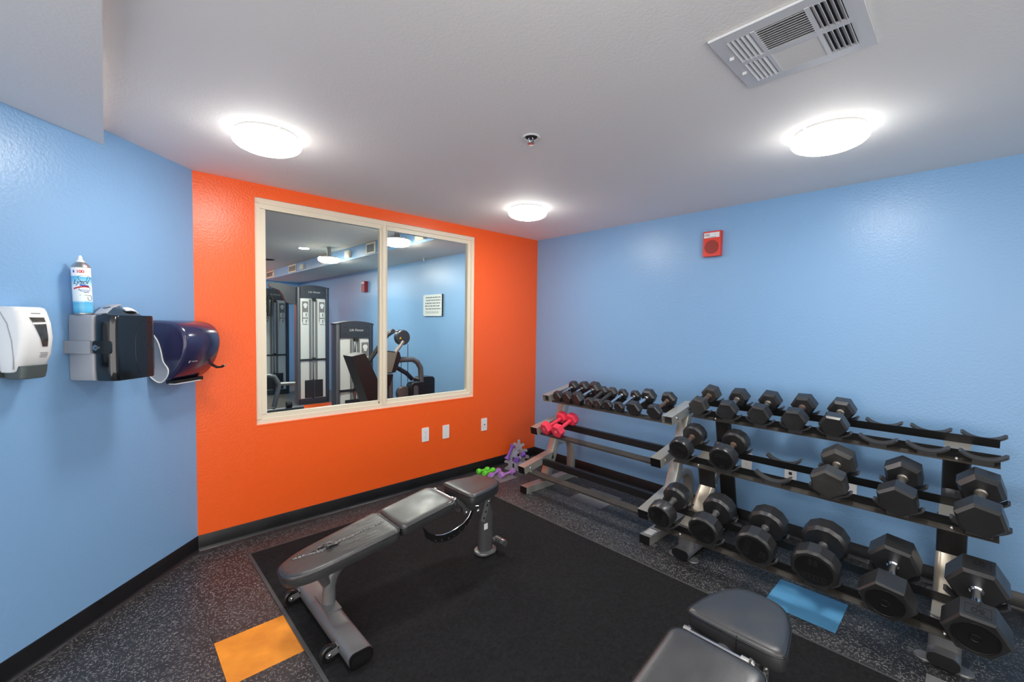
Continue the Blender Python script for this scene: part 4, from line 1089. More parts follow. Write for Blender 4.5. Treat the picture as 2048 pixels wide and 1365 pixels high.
    for p_, r_ in (((X(-2.072), -0.090, 0.455), 0.012), ((X(-1.985), -0.090, 0.355), 0.011), ((X(-1.885), -0.075, 0.330), 0.012)):
        g = G(); bolt(g, p_, (0, -1, 0), r_, 0.009); g.obj('hinge_bolt', 'steel', B)
    # curved quadrant with a chrome strip for its lit upper edge and a row of holes
    up_ = [(-1.872, 0.332), (-1.905, 0.276), (-1.945, 0.246), (-2.0, 0.228), (-2.05, 0.221), (-2.10, 0.222), (-2.15, 0.236), (-2.20, 0.270), (-2.235, 0.312)]
    dn_ = [(-2.215, 0.240), (-2.160, 0.196), (-2.105, 0.178), (-2.05, 0.172), (-2.0, 0.180), (-1.95, 0.202), (-1.905, 0.236), (-1.872, 0.285), (-1.862, 0.330)]
    g = G(); g.prism([(X(a), b) for a, b in up_+dn_], -0.006, 0.0, 'y'); qd = g.obj('adjustment_quadrant', 'black', B, ang=20)
    g = G(); g.tube([(X(a), -0.006, b) for a, b in up_[:7]], 0.0024, 6); g.obj('lit_edge_strip', 'chrome', qd)  # bright strip paints the light caught along the plate's upper edge
    g = G()
    for a, b in ((-1.895, 0.250), (-1.930, 0.222), (-1.972, 0.203), (-2.014, 0.191), (-2.057, 0.186), (-2.105, 0.191), (-2.148, 0.203)): g.cyl((X(a), -0.0066, b), (X(a), -0.0058, b), 0.0042, n=10)
    g.obj('index_holes', 'steel', qd, smooth=False)['kind'] = 'stuff'
    g = G(); g.cyl((X(-1.90), -0.02, 0.345), (X(-1.862), -0.055, 0.352), 0.011, 0.015, 14); g.obj('pull_pin', 'chrome', B)
    g = G(); g.box((X(-1.90), -0.01, 0.385), (0.20, 0.07, 0.03), 0.004); g.obj('seat_carriage', 'pewterd', B)
    return B
bench((-2.3, -1.25, 0.008), 'black adjustable bench with a split and torn backrest pad, near the window', True)
bench((-2.342, -2.873, 0.008), 'black adjustable bench with smooth pads, beside the blue floor tile', False)

# ------------------------------------------------------------------ dispensers on the angled wall
def wallthing(name, label, cat, s, z):
    return thing(name, label, cat, mx=LMat(s, 0, z))
# local axes: x = s (away from the orange corner), y = out of the wall, z = up
# soap dispenser
t = wallthing('soap_dispenser', 'white soap dispenser with a smoked window and dark push bar', 'soap dispenser', 0.985, 1.40)
g = G(); g.box((0.0, 0.006, 0.0), (0.118, 0.012, 0.28), 0.004); g.obj('back_plate', 'darkgreen', t)
def soapring(z_, d0, d1, w_):
    r_ = 0.022
    pts = []
    for a, b in rrect(w_, d1-d0+0.02, r_, 5): pts.append((a, (d0+d1)/2+b-0.01+0.0, z_))
    return pts
rings = []
for z_, dep, wd_ in ((-0.118, 0.070, 0.108), (-0.112, 0.078, 0.116), (-0.05, 0.108, 0.121), (0.02, 0.118, 0.122), (0.08, 0.112, 0.121), (0.128, 0.096, 0.119), (0.142, 0.088, 0.116), (0.147, 0.074, 0.104)):
    ring = []
    for a, b in rrect(wd_, dep, 0.024, 6):
        ring.append((a, dep/2+b+0.008, z_))
    rings.append(ring)
g = G(); g.loft(rings); cv = g.obj('cover', 'white', t, ang=50)
def front_d(z_):
    tb = [(-0.118, 0.070), (-0.112, 0.078), (-0.05, 0.108), (0.02, 0.118), (0.08, 0.112), (0.128, 0.096), (0.147, 0.074)]
    for (a, b), (c_, d_) in zip(tb, tb[1:]):
        if a <= z_ <= c_: return b+(d_-b)*(z_-a)/(c_-a)+0.008
    return 0.08
def front_patch(name, pts, mt, parent, lift=0.0012, thick=0.0015):
    """thin raised patch following the cover's bowed front; pts are (x, z)"""
    g = G(); n = len(pts)
    a_ = [(x, front_d(z_)+lift, z_) for x, z_ in pts]; b_ = [(x, front_d(z_)-0.003, z_) for x, z_ in pts]
    g.loft([b_, a_]); return g.obj(name, mt, parent, smooth=False)
def strip(x0a, x1a, x0b, x1b, za, zb, n=8):
    L_ = [(x0a+(x0b-x0a)*k/n, za+(zb-za)*k/n) for k in range(n+1)]; R_ = [(x1a+(x1b-x1a)*k/n, za+(zb-za)*k/n) for k in range(n+1)]
    return L_, R_
def bowed(name, x0a, x1a, x0b, x1b, za, zb, mt, parent, lift):
    L_, R_ = strip(x0a, x1a, x0b, x1b, za, zb); g = G()
    v = []; f = []
    for (x, z_), (x2, z2) in zip(L_, R_): v += [(x, front_d(z_)+lift, z_), (x2, front_d(z2)+lift, z2)]
    for k in range(len(L_)-1): f.append((2*k, 2*k+1, 2*k+3, 2*k+2))
    g._new(v, f); return g.obj(name, mt, parent)
bowed('window_rim', -0.032, 0.030, -0.034, -0.008, 0.107, -0.020, 'label', cv, 0.0008)
bowed('window', -0.027, 0.027, -0.030, -0.011, 0.104, -0.016, 'soapwin', cv, 0.0016)
for q in range(4): bowed('printed_lines', -0.034, -0.034+0.03-0.003*(q % 2), -0.034, -0.004-0.003*(q % 2), -0.040-q*0.006, -0.0425-q*0.006, 'print', cv, 0.0012)
bowed('printed_arc', -0.020, 0.016, -0.018, 0.014, 0.122, 0.119, 'print', cv, 0.0012)
g = G()
for s_ in (1, -1):
    g.tube([(s_*0.0600, 0.030, 0.13), (s_*0.0618, 0.062, 0.08), (s_*0.0622, 0.080, 0.01), (s_*0.0615, 0.085, -0.06), (s_*0.0600, 0.080, -0.105)], 0.0022, 6)
g.obj('cover_groove', 'greypl', cv)
g = G(); g.loft([[(a, 0.052+b+0.008, z_) for a, b in rrect(w_, d_, 0.022, 5)] for z_, w_, d_ in ((-0.146, 0.086, 0.076), (-0.142, 0.094, 0.088), (-0.116, 0.098, 0.098), (-0.092, 0.100, 0.102))]); pb = g.obj('push_bar', 'darkgreen', t)
g = G(); g.box((-0.02, 0.1045, -0.130), (0.018, 0.002, 0.003)); g.box((-0.024, 0.1045, -0.124), (0.010, 0.002, 0.002)); g.obj('push_mark', 'label', pb, smooth=False)

# centre-feed towel dispenser: grey shell, smoked black cover
t = wallthing('tissue_dispenser', 'grey dispenser with a smoked black cover and side lock, under the spray can', 'paper dispenser', 0.655, 1.365)
def bulge(w0, w1, dep0, dep1, r_, zs):
    rings = []
    for z_, k in zs:
        rings.append([(a*k, dep0+(dep1-dep0)/2+b, z_) for a, b in rrect(w0, dep1-dep0, r_, 5)])
    return rings
g = G()
zs = [(-0.150, 0.93), (-0.143, 0.975), (-0.10, 0.995), (0, 1.0), (0.10, 0.99), (0.146, 0.965), (0.154, 0.92)]
g.loft([[(a*k, 0.062+b, z_) for a, b in rrect(0.225, 0.124, 0.012, 4)] for z_, k in zs]); sh = g.obj('shell', 'greypl', t, ang=50)
g = G()
g.loft([[(a*k, 0.118+(b+0.055)*1.0, z_*1.0) for a, b in rrect(0.235, 0.110, 0.034, 6)] for z_, k in zs]); cv = g.obj('cover', 'smoke', t, ang=50)
g = G(); g.box((0.112, 0.060, 0.005), (0.022, 0.120, 0.058), 0.002); g.obj('side_band', 'greypl', sh)
G().box((0.100, 0.006, 0.005), (0.060, 0.012, 0.058), 0.002).obj('mounting_tab', 'greypl', sh)
g = G(); g.prism([(a, b) for a, b in rrect(0.085, 0.060, 0.012, 5)], 0.1135, 0.1205, 'x', 0.001, 1, Mx=Matrix.Translation((0, 0.172, 0.006))); lk = g.obj('latch', 'smoke2', cv)
g = G(); g.cyl((0.116, 0.146, 0.004), (0.1245, 0.146, 0.004), 0.013, n=24, bev=0.001); kl = g.obj('key_lock', 'chrome', lk)
G().box((0.1248, 0.146, 0.004), (0.0008, 0.010, 0.003)).obj('key_slot', 'dark', kl, smooth=False)
# raised outline of the viewing window on the front and its tear line
g = G()
ws = [(-0.092, 0.125), (-0.020, 0.125), (0.0, 0.09), (0.010, 0.03), (0.010, -0.03), (0.002, -0.085), (-0.016, -0.128), (-0.092, -0.128)]
g.tube([(a, 0.2285, b) for a, b in ws], 0.0010, 5); g.tube([(-0.100, 0.2285, -0.012), (-0.04, 0.2285, -0.015), (0.010, 0.2285, -0.006)], 0.0010, 5)
g.obj('window_outline', 'smoke2', cv)
G().cyl((-0.07, 0.227, 0.005), (-0.07, 0.2295, 0.005), 0.006, n=14).obj('cover_stud', 'smoke2', cv)
G().cyl((-0.045, 0.227, 0.05), (-0.045, 0.2295, 0.05), 0.003, n=10).obj('cover_stud', 'smoke2', cv)
# hooded top with a white tab
prof = [(0.0, 0.150), (0.0, 0.156), (0.03, 0.178), (0.045, 0.196), (0.09, 0.200), (0.125, 0.190), (0.165, 0.168), (0.19, 0.150)]
rings = []
for x_, k in ((0.050, 0.25), (0.030, 0.55), (0.0, 0.92), (-0.03, 1.0), (-0.07, 0.95), (-0.085, 0.7)):
    rings.append([(x_, y_, 0.148+(z_-0.148)*k) for y_, z_ in prof])
g = G(); g.loft(rings); hd = g.obj('hood', 'smoke', t, ang=50)
g = G(); g.sweep([(0.052, 0.10, 0.158), (0.028, 0.092, 0.174), (-0.005, 0.08, 0.190), (-0.035, 0.07, 0.200), (-0.06, 0.06, 0.204)], rrect(0.055, 0.010, 0.004, 3), side=(0, 1, 0)); g.obj('hood_trim', 'greypl', hd)
g = G(); g.sweep([(-0.018, 0.150, 0.184), (-0.04, 0.155, 0.186), (-0.062, 0.155, 0.182), (-0.080, 0.150, 0.172)], rrect(0.030, 0.006, 0.0025, 3), side=(0, 0.85, -0.5)); g.obj('white_tab', 'label', hd)
G().cyl((0.0, 0.03, 0.150), (-0.06, 0.03, 0.195), 0.012).obj('tissue_roll_end', 'label', t)

# spray can standing on it
mt_ = LMat(0.738, 0.052, 1.521) @ Matrix.Rotation(R(2.2), 4, 'Y')
can = thing('spray_can', 'blue and white disinfectant spray can with black marker scribbles, on the grey dispenser', 'spray can', mx=mt_)
rC = 0.0335
G().lathe([(0.0, 0.0), (rC-0.002, 0.0), (rC-0.0005, 0.003), (rC-0.001, 0.007)], 36).obj('base_rim', 'steel', can)
body = G().lathe([(rC-0.002, 0.0065), (rC, 0.009), (rC, 0.214), (rC-0.001, 0.216)], 40).obj('body', 'canprint', can)
G().lathe([(rC-0.0005, 0.215), (rC+0.0005, 0.217), (rC-0.001, 0.220), (0.028, 0.228), (0.021, 0.236), (0.017, 0.240), (0.0, 0.240)], 36).obj('shoulder', 'steel', can)
g = G(); g.lathe([(0.0165, 0.2395), (0.0165, 0.243), (0.012, 0.246), (0.009, 0.252), (0.0075, 0.262), (0.0045, 0.270), (0.0, 0.272)], 24); g.obj('nozzle', 'white', can)
# things printed on it: wrap flat (u, v) art round the can, facing the room at 45 degrees
A0 = R(48)
def wrap(me_or_pts, v0):
    def f(u_, v_, lift):
        a = A0 + u_/rC
        return ((rC+lift)*math.cos(a), (rC+lift)*math.sin(a), v0+v_)
    return f
def wrap_text(body_, size, u_, v_, mt, shear=0.0, spacing=1.0, bold=False, lift=0.0005):
    me = text_mesh(body_, size, 0.0, shear, spacing, bold=bold); f = wrap(None, 0)
    for vv in me.vertices: vv.co = Vector(f(vv.co.x+u_, vv.co.y+v_, lift))
    link('lettering', me, mt, body, False)
def wrap_line(pts, r_, mt, name, lift=0.0004):
    f = wrap(None, 0); g = G(); g.tube([f(a, b, lift) for a, b in pts], r_, 5); g.obj(name, mt, body)
def wrap_band(poly_, mt, name, lift=0.0004):
    f = wrap(None, 0); g = G()
    top, bot = poly_
    v = []; fa = []
    for (a, b), (c_, d_) in zip(top, bot): v += [f(a, b, lift), f(c_, d_, lift)]
    for k in range(len(top)-1): fa.append((2*k, 2*k+1, 2*k+3, 2*k+2))
    g._new(v, fa); g.obj(name, mt, body)
wrap_text('100', 0.020, -0.004, 0.196, 'canred', bold=True, spacing=0.9)
wrap_text('Lysol', 0.030, -0.006, 0.148, 'canblue', shear=0.35, spacing=0.86)
wrap_text('Disinfectant', 0.0085, 0.004, 0.1125, 'canbluel', spacing=0.9); wrap_text('Spray', 0.0085, 0.014, 0.103, 'canbluel')
xs = [-0.032+0.008*k for k in range(8)]
wrap_band(([(x, 0.1335+0.004*math.sin((x+0.03)*60)) for x in xs[3:]], [(x, 0.1275+0.004*math.sin((x+0.03)*60)) for x in xs[3:]]), 'canbluel', 'blue_swoosh')
wrap_band(([(x, 0.121+0.010*math.sin((x+0.032)*40)) for x in xs], [(x, 0.1145+0.010*math.sin((x+0.032)*40)) for x in xs]), 'canred', 'red_swoosh', 0.0003)
wrap_band(([(-0.031, 0.202), (-0.024, 0.202)], [(-0.031, 0.191), (-0.024, 0.191)]), 'canbluel', 'blue_block')
# marker scribbles
def arc(cx, cy, rx, ry, a0, a1, n=16): return [(cx+rx*math.cos(R(a0+(a1-a0)*k/n)), cy+ry*math.sin(R(a0+(a1-a0)*k/n))) for k in range(n+1)]
wrap_line(arc(0.004, 0.172, 0.016, 0.022, 175, 350) + [(0.022, 0.178), (0.030, 0.172), (0.034, 0.160)], 0.0007, 'ink', 'marker_scribble')
wrap_line([(-0.012, 0.176), (0.0, 0.180), (0.016, 0.179)], 0.0007, 'ink', 'marker_scribble')
wrap_line(arc(0.009, 0.118, 0.020, 0.014, 0, 350, 24), 0.0007, 'ink', 'marker_scribble')
wrap_line([(-0.010, 0.090), (0.010, 0.089), (0.022, 0.088)] + arc(0.026, 0.076, 0.009, 0.012, 110, -200, 16), 0.0008, 'ink', 'marker_scribble')

# roll towel dispenser: smoked navy, grey cheek, lever
t = wallthing('towel_dispenser', 'smoked navy roll towel dispenser with a side lever, next to the orange wall', 'towel dispenser', 0.205, 1.325)
prof = [(0.004, -0.150), (0.06, -0.172), (0.115, -0.165), (0.165, -0.120), (0.205, -0.050), (0.226, 0.03), (0.222, 0.09), (0.195, 0.138), (0.150, 0.162), (0.09, 0.170), (0.004, 0.172)]
def smooth_open(p, it=2):
    for _ in range(it):
        o = [p[0]]
        for a, b in zip(p, p[1:]): o += [(a[0]*0.75+b[0]*0.25, a[1]*0.75+b[1]*0.25), (a[0]*0.25+b[0]*0.75, a[1]*0.25+b[1]*0.75)]
        p = o+[p[-1]]
    return p
pr = smooth_open(prof)
rings = []
for x_, k in ((-0.140, 0.90), (-0.132, 0.965), (-0.115, 1.0), (0.115, 1.0), (0.132, 0.965), (0.140, 0.90)):
    rings.append([(x_, 0.004+(y_-0.004)*k, z_*k) for y_, z_ in pr])
g = G(); g.loft(rings); cv = g.obj('cover', 'navy', t, ang=45)
ch = smooth_open([(0.004, -0.13), (0.05, -0.172), (0.085, -0.178), (0.118, -0.140), (0.125, -0.10), (0.090, -0.06), (0.082, 0.0), (0.060, 0.07), (0.004, 0.125)])
g = G(); g.prism(ch, 0.138, 0.146, 'x', 0.001, 1); ck = g.obj('side_cheek', 'greypl', t, ang=25)
g = G(); g.tube([(0.146, a, b) for a, b in ch], 0.0035, 6); g.obj('cheek_rim', 'label', ck)
g = G(); g.box((0.0, 0.100, -0.178), (0.21, 0.055, 0.020), 0.006); g.obj('paper_slot', 'blackpl', t)
g = G(); g.box((0.01, 0.108, -0.189), (0.19, 0.04, 0.006), 0.002); g.obj('paper_towel', 'label', t)
g = G(); g.sweep([(-0.136, 0.125, -0.060), (-0.150, 0.150, -0.100), (-0.158, 0.178, -0.118), (-0.162, 0.205, -0.116), (-0.165, 0.222, -0.104)], rrect(0.022, 0.012, 0.005, 3), side=(1, 0, 0)); g.obj('lever', 'blackpl', t)
me = text_mesh('SAN JAMAR', 0.0085, 0.0003)
b0 = Vector((0.045, 0.1975, -0.052))
link('lettering', me, 'letters', cv, False, mx=axes((0.055, 0.2015, -0.062), (-1, 0, 0), (0, 0.5, 0.87)))
g = G(); g.box((0, 0, 0), (0.010, 0.014, 0.0008)); g.obj('badge', 'letters', cv, smooth=False, mx=axes((0.092, 0.2015, -0.062), (-1, 0, 0), (0, 0.5, 0.87)))

# ------------------------------------------------------------------ machines in the room behind the window
def tower(label, p0, ang, wd, ht, placards, dep=0.18, arm=False, mount=True):
    """p0: front corner nearer -x on the floor; local x along the front, y towards the viewer (-), z up"""
    T_ = thing('weight_machine', label, 'gym machine', p0, ang, 'weight machines in the next room')
    cw = 0.068
    for x_, mt in ((cw/2, 'towergrey'), (wd-cw/2, 'towerblue')):
        g = G(); g.prism([(x_+a, dep/2+b) for a, b in rrect(cw, dep, 0.03, 5)], 0.0, ht-0.015, 'z'); g.obj('upright', mt, T_, ang=50)
    hh = 0.20
    n = 12; arc_ = [(wd*k/n, ht+0.035*(1-(2*k/n-1)**2)) for k in range(n+1)]
    poly_ = [(0.0, ht-hh)] + [(wd, ht-hh)] + arc_[::-1]
    g = G(); g.prism([(cw*0.9+(wd-cw*1.8)*a/wd, b) for a, b in poly_], -0.004, dep, 'y', 0.004, 1); hd = g.obj('header', 'header', T_, ang=30)
    g = G(); g.prism([(a, b) for a, b in [(0, ht-0.02), (wd, ht-0.02)]+arc_[::-1]], 0.004, dep-0.004, 'y'); g.obj('top_cap', 'header', T_, ang=30)
    me = text_mesh('Life Fitness', wd*0.082, 0.0006, 0.3)
    link('lettering', me, 'letters', hd, False, mx=axes((wd*0.52, -0.006, ht-hh*0.45), (1, 0, 0), (0, 0, 1)))
    for x_ in (0.24, 0.80):
        for z_ in (ht-0.05, ht-0.14): G().cyl((wd*x_, -0.0075, z_), (wd*x_, -0.003, z_), 0.008, n=10).obj('header_bolt', 'dark', hd)
    # two frosted shroud panels, each bowed
    xa, xm, xb = cw*0.95, wd*0.5, wd-cw*0.95
    for (a, b) in ((xa, xm-0.018), (xm+0.018, xb)):
        n = 8
        f_ = [(a+(b-a)*k/n, 0.012+0.010*(2*k/n-1)**2) for k in range(n+1)]; bk = [(x_, y_+0.008) for x_, y_ in f_[::-1]]
        g = G(); g.prism(f_+bk, 0.10, ht-hh+0.01, 'z'); pn = g.obj('shroud_panel', 'panel', T_, ang=30)
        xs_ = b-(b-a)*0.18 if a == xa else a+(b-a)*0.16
        G().box((xs_, 0.006, (0.1+ht-hh)/2), ((b-a)*0.20, 0.004, ht-hh-0.14)).obj('fold_shade_strip', 'paneld', pn, smooth=False)  # darker strip puts the shade of a fold into the panel's colour
    g = G(); g.box((xm, 0.03, ht*0.47), (0.03, 0.02, ht*0.86)); g.obj('weight_slot', 'weights', T_, smooth=False)
    for x_ in (xm-0.006, xm+0.008): G().cyl((x_, 0.016, 0.12), (x_, 0.016, ht-hh), 0.004, n=8).obj('guide_rod', 'chrome', T_)
    g = G()
    for k in range(14): g.box((xm, 0.012, 0.13+k*0.024), (wd*0.03, 0.02, 0.019), 0.002, 1)
    for x_ in ((xa+xm)/2+0.03, (xm+xb)/2-0.02): g.box((x_, 0.004, 0.27), (wd*0.26, 0.006, 0.32), 0.002, 1)
    g.obj('weight_stack', 'weights', T_)
    g = G(); g.box((wd/2, 0.0, ht*0.38), (wd-2*cw+0.03, 0.02, 0.030), 0.004); g.box((xm, -0.008, ht*0.385), (0.05, 0.03, 0.05), 0.006); g.obj('cross_handle', 'weights', T_)
    g = G(); g.box((xm+0.01, -0.004, ht-hh-0.02), (0.06, 0.03, 0.05), 0.004); g.obj('cable_guide', 'dark', T_)
    g = G(); g.box((wd/2, 0.06, 0.05), (wd-0.05, 0.12, 0.09), 0.01); g.obj('base_beam', 'header', T_)
    for x_ in placards:
        x0 = wd*x_; z0 = ht-hh-0.24; w_, h_ = wd*0.17, 0.36
        pl_ = G().box((x0, -0.002, z0), (w_, 0.006, h_), 0.001, 1).obj('placard', 'print', T_, smooth=False)
        g = G(); 
        for q in (-0.02, -0.135): g.box((x0, -0.006, z0+q-0.04), (w_*0.84, 0.003, 0.095))
        g.obj('instruction_box', 'panel', pl_, smooth=False)
        g = G(); g.lathe([(0.0, 0.0), (0.036, 0.001), (0.034, 0.004), (0.0, 0.005)], 14, Mx=Matrix.Translation((x0, -0.0045, z0+0.115)) @ Matrix.Rotation(R(90), 4, 'X')); g.box((x0, -0.006, z0+0.085), (w_*0.42, 0.003, 0.05)); g.obj('muscle_figure', 'label', pl_)
        g = G()
        for q in (-0.06, -0.175): g.box((x0+w_*0.14, -0.008, z0+q), (0.012, 0.003, 0.06))
        g.obj('pictogram', 'dark', pl_, smooth=False)
    return T_
AN = 0.0
t1 = tower('tall grey weight machine with two frosted panels, beside the orange floor patch beyond the window', (-1.095, 4.80, 0), AN, 0.565, 2.11, (0.25, 0.76))
t3 = tower('tall weight machine deepest in the next room, seen past the pulley arm', (-1.37, 6.25, 0), AN, 0.565, 2.11, (0.25, 0.76))
t2 = tower('short dark weight machine in the next room standing nearest the glass', (-1.326, 2.42, 0), 0.0, 0.535, 1.475, (0.76,))
# high pulley arm on the tall tower (in its local frame)
g = G(); arm_p = [(0.02, 2.10), (0.02, 1.80), (-0.06, 1.79), (-0.155, 1.823), (-0.215, 1.96), (-0.27, 2.03), (-0.36, 2.06), (-0.415, 2.075), (-0.43, 2.125), (-0.40, 2.155), (-0.25, 2.15)]
g.prism(arm_p, 0.05, 0.13, 'y', 0.006, 1); g.obj('pulley_arm', 'header', t1, ang=30)
G().cyl((-0.415, 0.04, 2.08), (-0.415, 0.04, 1.90), 0.006, n=8).obj('cable', 'weights', t1)
G().cyl((-0.30, 0.09, 2.02), (-0.30, 0.09, 0.45), 0.003, n=8).obj('cable', 'weights', t1)
for s_ in (-1, 1):
    g = G(); g.tube([(-0.415, 0.04, 1.935), (-0.415+s_*0.036, 0.04, 1.86), (-0.415+s_*0.030, 0.04, 1.62), (-0.415+s_*0.026, 0.04, 1.57)], 0.022, 8); g.obj('rope_handle', 'dark', t1)
# low frame of the pulley station
fr = thing('pulley_bench_frame', 'grey tubular frame in front of the tall machine beyond the window', 'gym machine', (-1.5, 4.3, 0), AN)
g = G(); g.tube([(-0.26, 0, 0.60), (-0.183, 0, 0.626), (-0.09, 0, 0.595), (-0.02, 0, 0.465), (-0.055, 0, 0.30), (-0.10, 0, 0.10)], 0.038, 12); g.obj('bent_tube', 'towergrey', fr)
g = G(); g.tube([(-0.02, 0, 0.47), (0.22, 0.02, 0.462)], 0.032, 12); g.obj('stub_tube', 'steel', fr)
g = G(); g.tube([(-0.35, 0, 0.05), (0.35, 0, 0.05)], 0.034, 12); g.tube([(-0.35, -0.25, 0.03), (0.35, -0.25, 0.03)], 0.02, 8); g.obj('floor_tube', 'towergrey', fr)
g = G(); g.cyl((0.08, -0.02, 0.12), (0.16, -0.02, 0.12), 0.05, n=18); g.obj('roller', 'dark', fr)
# padded press machine in front of the short tower
YM = 1.6
ms = thing('padded_gym_machine', 'black padded arm machine with grey tubes beside the blue wall beyond the window', 'gym machine', (-0.9, YM, 0))
P3 = lambda x, z_, y_=0.0: (x+0.9, y_, z_)
def slab(name, pts, th, mt, y_=0.0, bev=0.012):
    g = G(); g.prism([(x+0.9, z_) for x, z_ in pts], y_-th/2, y_+th/2, 'y', bev, 3); return g.obj(name, mt, ms, ang=40)
slab('seat_pad', [(-1.515, 1.105), (-1.36, 1.135), (-1.315, 1.06), (-1.03, 0.45), (-1.26, 0.40)], 0.26, 'pad', -0.02)
slab('arm_pad', [(-1.04, 1.15), (-0.862, 1.128), (-0.84, 1.05), (-0.915, 0.875), (-1.00, 0.865)], 0.10, 'pad', 0.0)
slab('pad_backing', [(-1.06, 1.14), (-0.90, 1.12), (-0.975, 0.88), (-1.06, 0.88)], 0.012, 'padback', -0.056, 0.002)
slab('lower_pad', [(-1.04, 0.85), (-0.93, 0.84), (-0.975, 0.71), (-1.05, 0.66)], 0.10, 'pad', 0.03)
g = G(); g.lathe([(0.0, -0.04), (0.088, -0.04), (0.098, -0.03), (0.098, 0.03), (0.088, 0.04), (0.0, 0.04)], 32, Mx=Matrix.Translation(P3(-0.79, 1.308, 0.02)), axis='y'); cm = g.obj('cam_disc', 'header', ms)
g = G(); g.prism([(0.02, 0.0), (0.052, 0.0), (0.036, 0.028)], -0.024, -0.021, 'y', Mx=Matrix.Translation(P3(-0.87, 1.29, 0.0))); g.obj('warning_label', 'yellow', cm, smooth=False)
g = G(); g.lathe([(0.0, -0.03), (0.03, -0.03), (0.03, 0.03), (0.0, 0.03)], 18, Mx=Matrix.Translation(P3(-0.93, 1.385, 0.02)), axis='y'); g.lathe([(0.0, -0.03), (0.025, -0.03), (0.025, 0.03), (0.0, 0.03)], 18, Mx=Matrix.Translation(P3(-0.84, 1.38, 0.02)), axis='y'); g.obj('pivot_cap', 'header', ms)
g = G(); g.tube([P3(-0.93, 1.385, 0.02), P3(-1.00, 1.34, 0.02), P3(-1.08, 1.23, 0.02), P3(-1.11, 1.13, 0.02)], 0.032, 10); g.obj('upper_arm', 'header', ms)
g = G(); g.tube([P3(-1.12, 1.22, -0.04), P3(-1.20, 1.11, -0.04), P3(-1.275, 1.02, -0.05)], 0.026, 12); g.obj('grip', 'dark', ms)
g = G(); g.tube([P3(-0.80, 1.26, -0.03), P3(-0.86, 1.18, -0.03), P3(-0.93, 1.10, -0.03)], 0.024, 10); g.obj('link_bar', 'steel', ms)
g = G(); g.tube([P3(-0.88, 1.018, 0.03), P3(-0.72, 1.022, 0.03), P3(-0.63, 1.018, 0.03), P3(-0.56, 0.98, 0.03), P3(-0.51, 0.90, 0.03), P3(-0.50, 0.75, 0.03)], 0.036, 12); g.obj('bent_tube', 'towergrey', ms)
g = G(); g.tube([P3(-0.88, 0.935, 0.14), P3(-0.78, 0.90, 0.14), P3(-0.66, 0.83, 0.14), P3(-0.57, 0.74, 0.14)], 0.030, 12); g.obj('blue_tube', 'towerblue', ms)
for x0, x1, z0, z1, y_ in ((-0.715, -0.50, 0.42, 0.725, -0.03), (-0.55, -0.30, 0.40, 0.775, 0.08)):
    g = G(); g.prism([((x0+x1)/2+0.9+a, (z0+z1)/2+b) for a, b in rrect(x1-x0, z1-z0, 0.05, 5)], y_-0.07, y_+0.07, 'y', 0.012, 2); pd = g.obj('roller_pad', 'pad', ms)
g = G(); g.prism([(0.245+a, 0.60+b) for a, b in rrect(0.062, 0.18, 0.03, 6)], -0.108, -0.098, 'y'); g.obj('end_plate', 'towergrey', ms)
g = G(); g.lathe([(0.0, -0.03), (0.085, -0.03), (0.092, -0.02), (0.092, 0.02), (0.0, 0.03)], 28, Mx=Matrix.Translation(P3(-0.775, 0.59, 0.02)), axis='y'); g.obj('lower_cam', 'towergrey', ms)
g = G()
for x_, z_ in ((-0.795, 0.99), (-0.70, 1.22)): g.cyl(P3(x_, z_, 0.03), P3(x_, 0.60, 0.03), 0.004, n=8)
g.obj('cable', 'weights', ms)
g = G(); g.tube([P3(-0.50, 0.75, 0.03), P3(-0.50, 0.05, 0.03)], 0.036, 12); g.tube([P3(-1.3, 0.05, 0.03), P3(-0.3, 0.05, 0.03)], 0.04, 12); g.tube([P3(-1.10, 0.42, 0.0), P3(-1.10, 0.05, 0.0)], 0.04, 12); g.tube([P3(-0.95, 0.85, 0.03), P3(-0.95, 0.05, 0.03)], 0.036, 12); g.obj('frame', 'towergrey', ms)
# orange patch in the far floor
o = G().box((-0.82, 4.50, 0.002), (0.60, 0.42, 0.004)).obj('floor_patch', 'orange', smooth=False); struct(o); o.name = 'trim_3'
# signboard on the far blue wall
sg = thing('sign_board', 'clear acrylic notice board with grey lines of print on the blue wall beyond the window', 'sign', (0, 2.115, 1.760))
G().box((-0.018, 0, 0), (0.006, 0.50, 0.318)).obj('board', 'acrylic', sg, smooth=False)
G().box((-0.0148, -0.254, 0.0), (0.014, 0.012, 0.318)).obj('edge_strip', 'dark', sg, smooth=False)
for y_ in (-0.235, 0.235):
    for z_ in (-0.145, 0.145): G().cyl((0, y_, z_), (-0.024, y_, z_), 0.008, n=10).obj('standoff', 'steel', sg)
g = G(); rnd = random.Random(5)
for k in range(5):
    z_ = 0.115-k*0.042; y_ = 0.20-rnd.random()*0.03
    while y_ > -0.20:
        w_ = rnd.uniform(0.02, 0.06); g.box((-0.0222, y_-w_/2, z_), (0.001, w_, 0.017)); y_ -= w_+0.012
g.box((-0.0222, 0, -0.088), (0.001, 0.44, 0.003)); g.box((-0.0222, 0, -0.120), (0.001, 0.44, 0.003))
y_ = 0.17
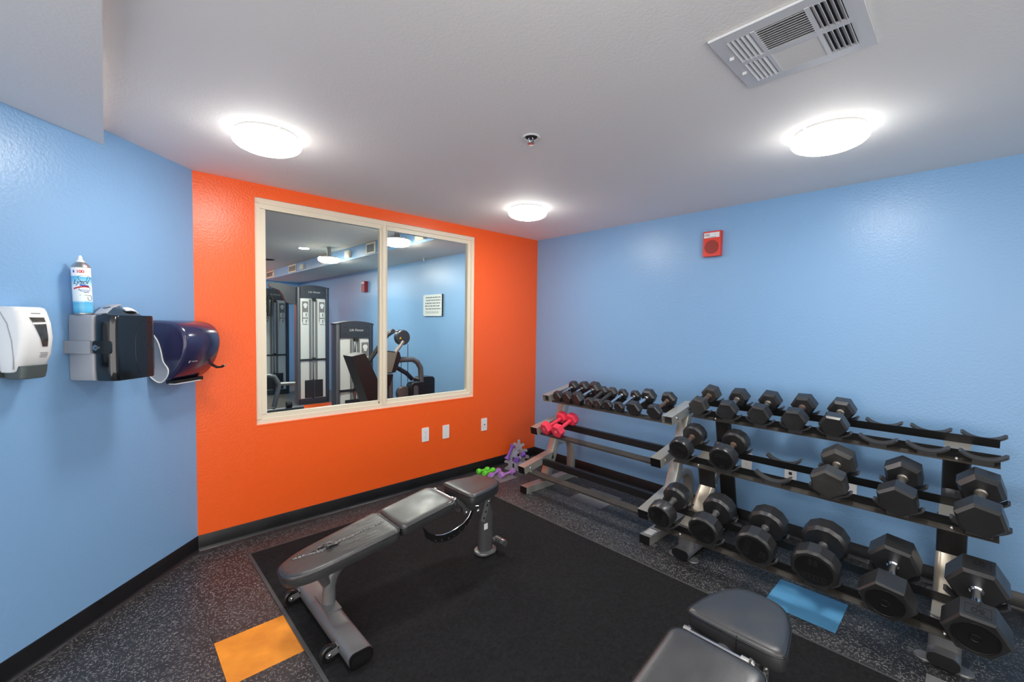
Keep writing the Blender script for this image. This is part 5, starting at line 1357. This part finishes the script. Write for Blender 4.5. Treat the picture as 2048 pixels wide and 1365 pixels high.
while y_ > -0.17:
    w_ = rnd.uniform(0.02, 0.05); g.box((-0.0222, y_-w_/2, -0.104), (0.001, w_, 0.010)); y_ -= w_+0.014
g.obj('notice_lines', 'print', sg, smooth=False)['kind'] = 'stuff'
# vents and small white boxes on the dropped beam beyond the window
for lb, ya_, yb_, z0, z1 in (('white framed air grille on the beam beyond the window, nearest the glass', 2.33, 2.605, 2.462, 2.618), ('white framed air grille on the beam behind the middle lamp', 3.95, 4.36, 2.470, 2.618), ('white framed air grille far along the beam', 5.74, 6.229, 2.47, 2.618), ('white framed air grille at the deep end of the beam', 7.3, 7.9, 2.47, 2.618)):
    v = thing('air_grille', lb, 'vent', (-0.812, (ya_+yb_)/2, (z0+z1)/2), 0, 'air grilles on the beam in the next room')
    hy, hz = (yb_-ya_)/2, (z1-z0)/2
    g = G()
    for q in (-1, 1): g.box((-0.006, q*(hy-0.012), 0), (0.012, 0.024, 2*hz)); g.box((-0.006, 0, q*(hz-0.012)), (0.012, 2*hy-0.048, 0.024))
    g.obj('grille_frame', 'cream', v, smooth=False)
    G().box((-0.002, 0, 0), (0.004, 2*hy-0.04, 2*hz-0.04)).obj('grille_core', 'padback', v, smooth=False)
    for k in range(8): G().box((-0.006, -hy+0.03+(2*hy-0.06)*k/7, 0), (0.004, 0.006, 2*hz-0.05)).obj('slat', 'greypl', v, smooth=False)
for lb, ya_, yb_, z0, z1 in (('small white square box on the beam between the two lamps', 3.145, 3.317, 2.475, 2.585), ('small white square box farther along the beam', 5.257, 5.434, 2.48, 2.57), ('small white square box on the beam nearest the window', 1.03, 1.217, 2.475, 2.58), ('tiny white box at the deep end of the beam', 7.2, 7.28, 2.48, 2.56)):
    v = thing('junction_box', lb, 'junction box', (-0.812, (ya_+yb_)/2, (z0+z1)/2), 0, 'white boxes on the beam in the next room')
    G().box((-0.018, 0, 0), (0.036, yb_-ya_, z1-z0), 0.005).obj('box_cover', 'cream', v)
    G().box((-0.038, 0, 0), (0.004, (yb_-ya_)*0.5, (z1-z0)*0.4), 0.001).obj('cover_label', 'white', v)
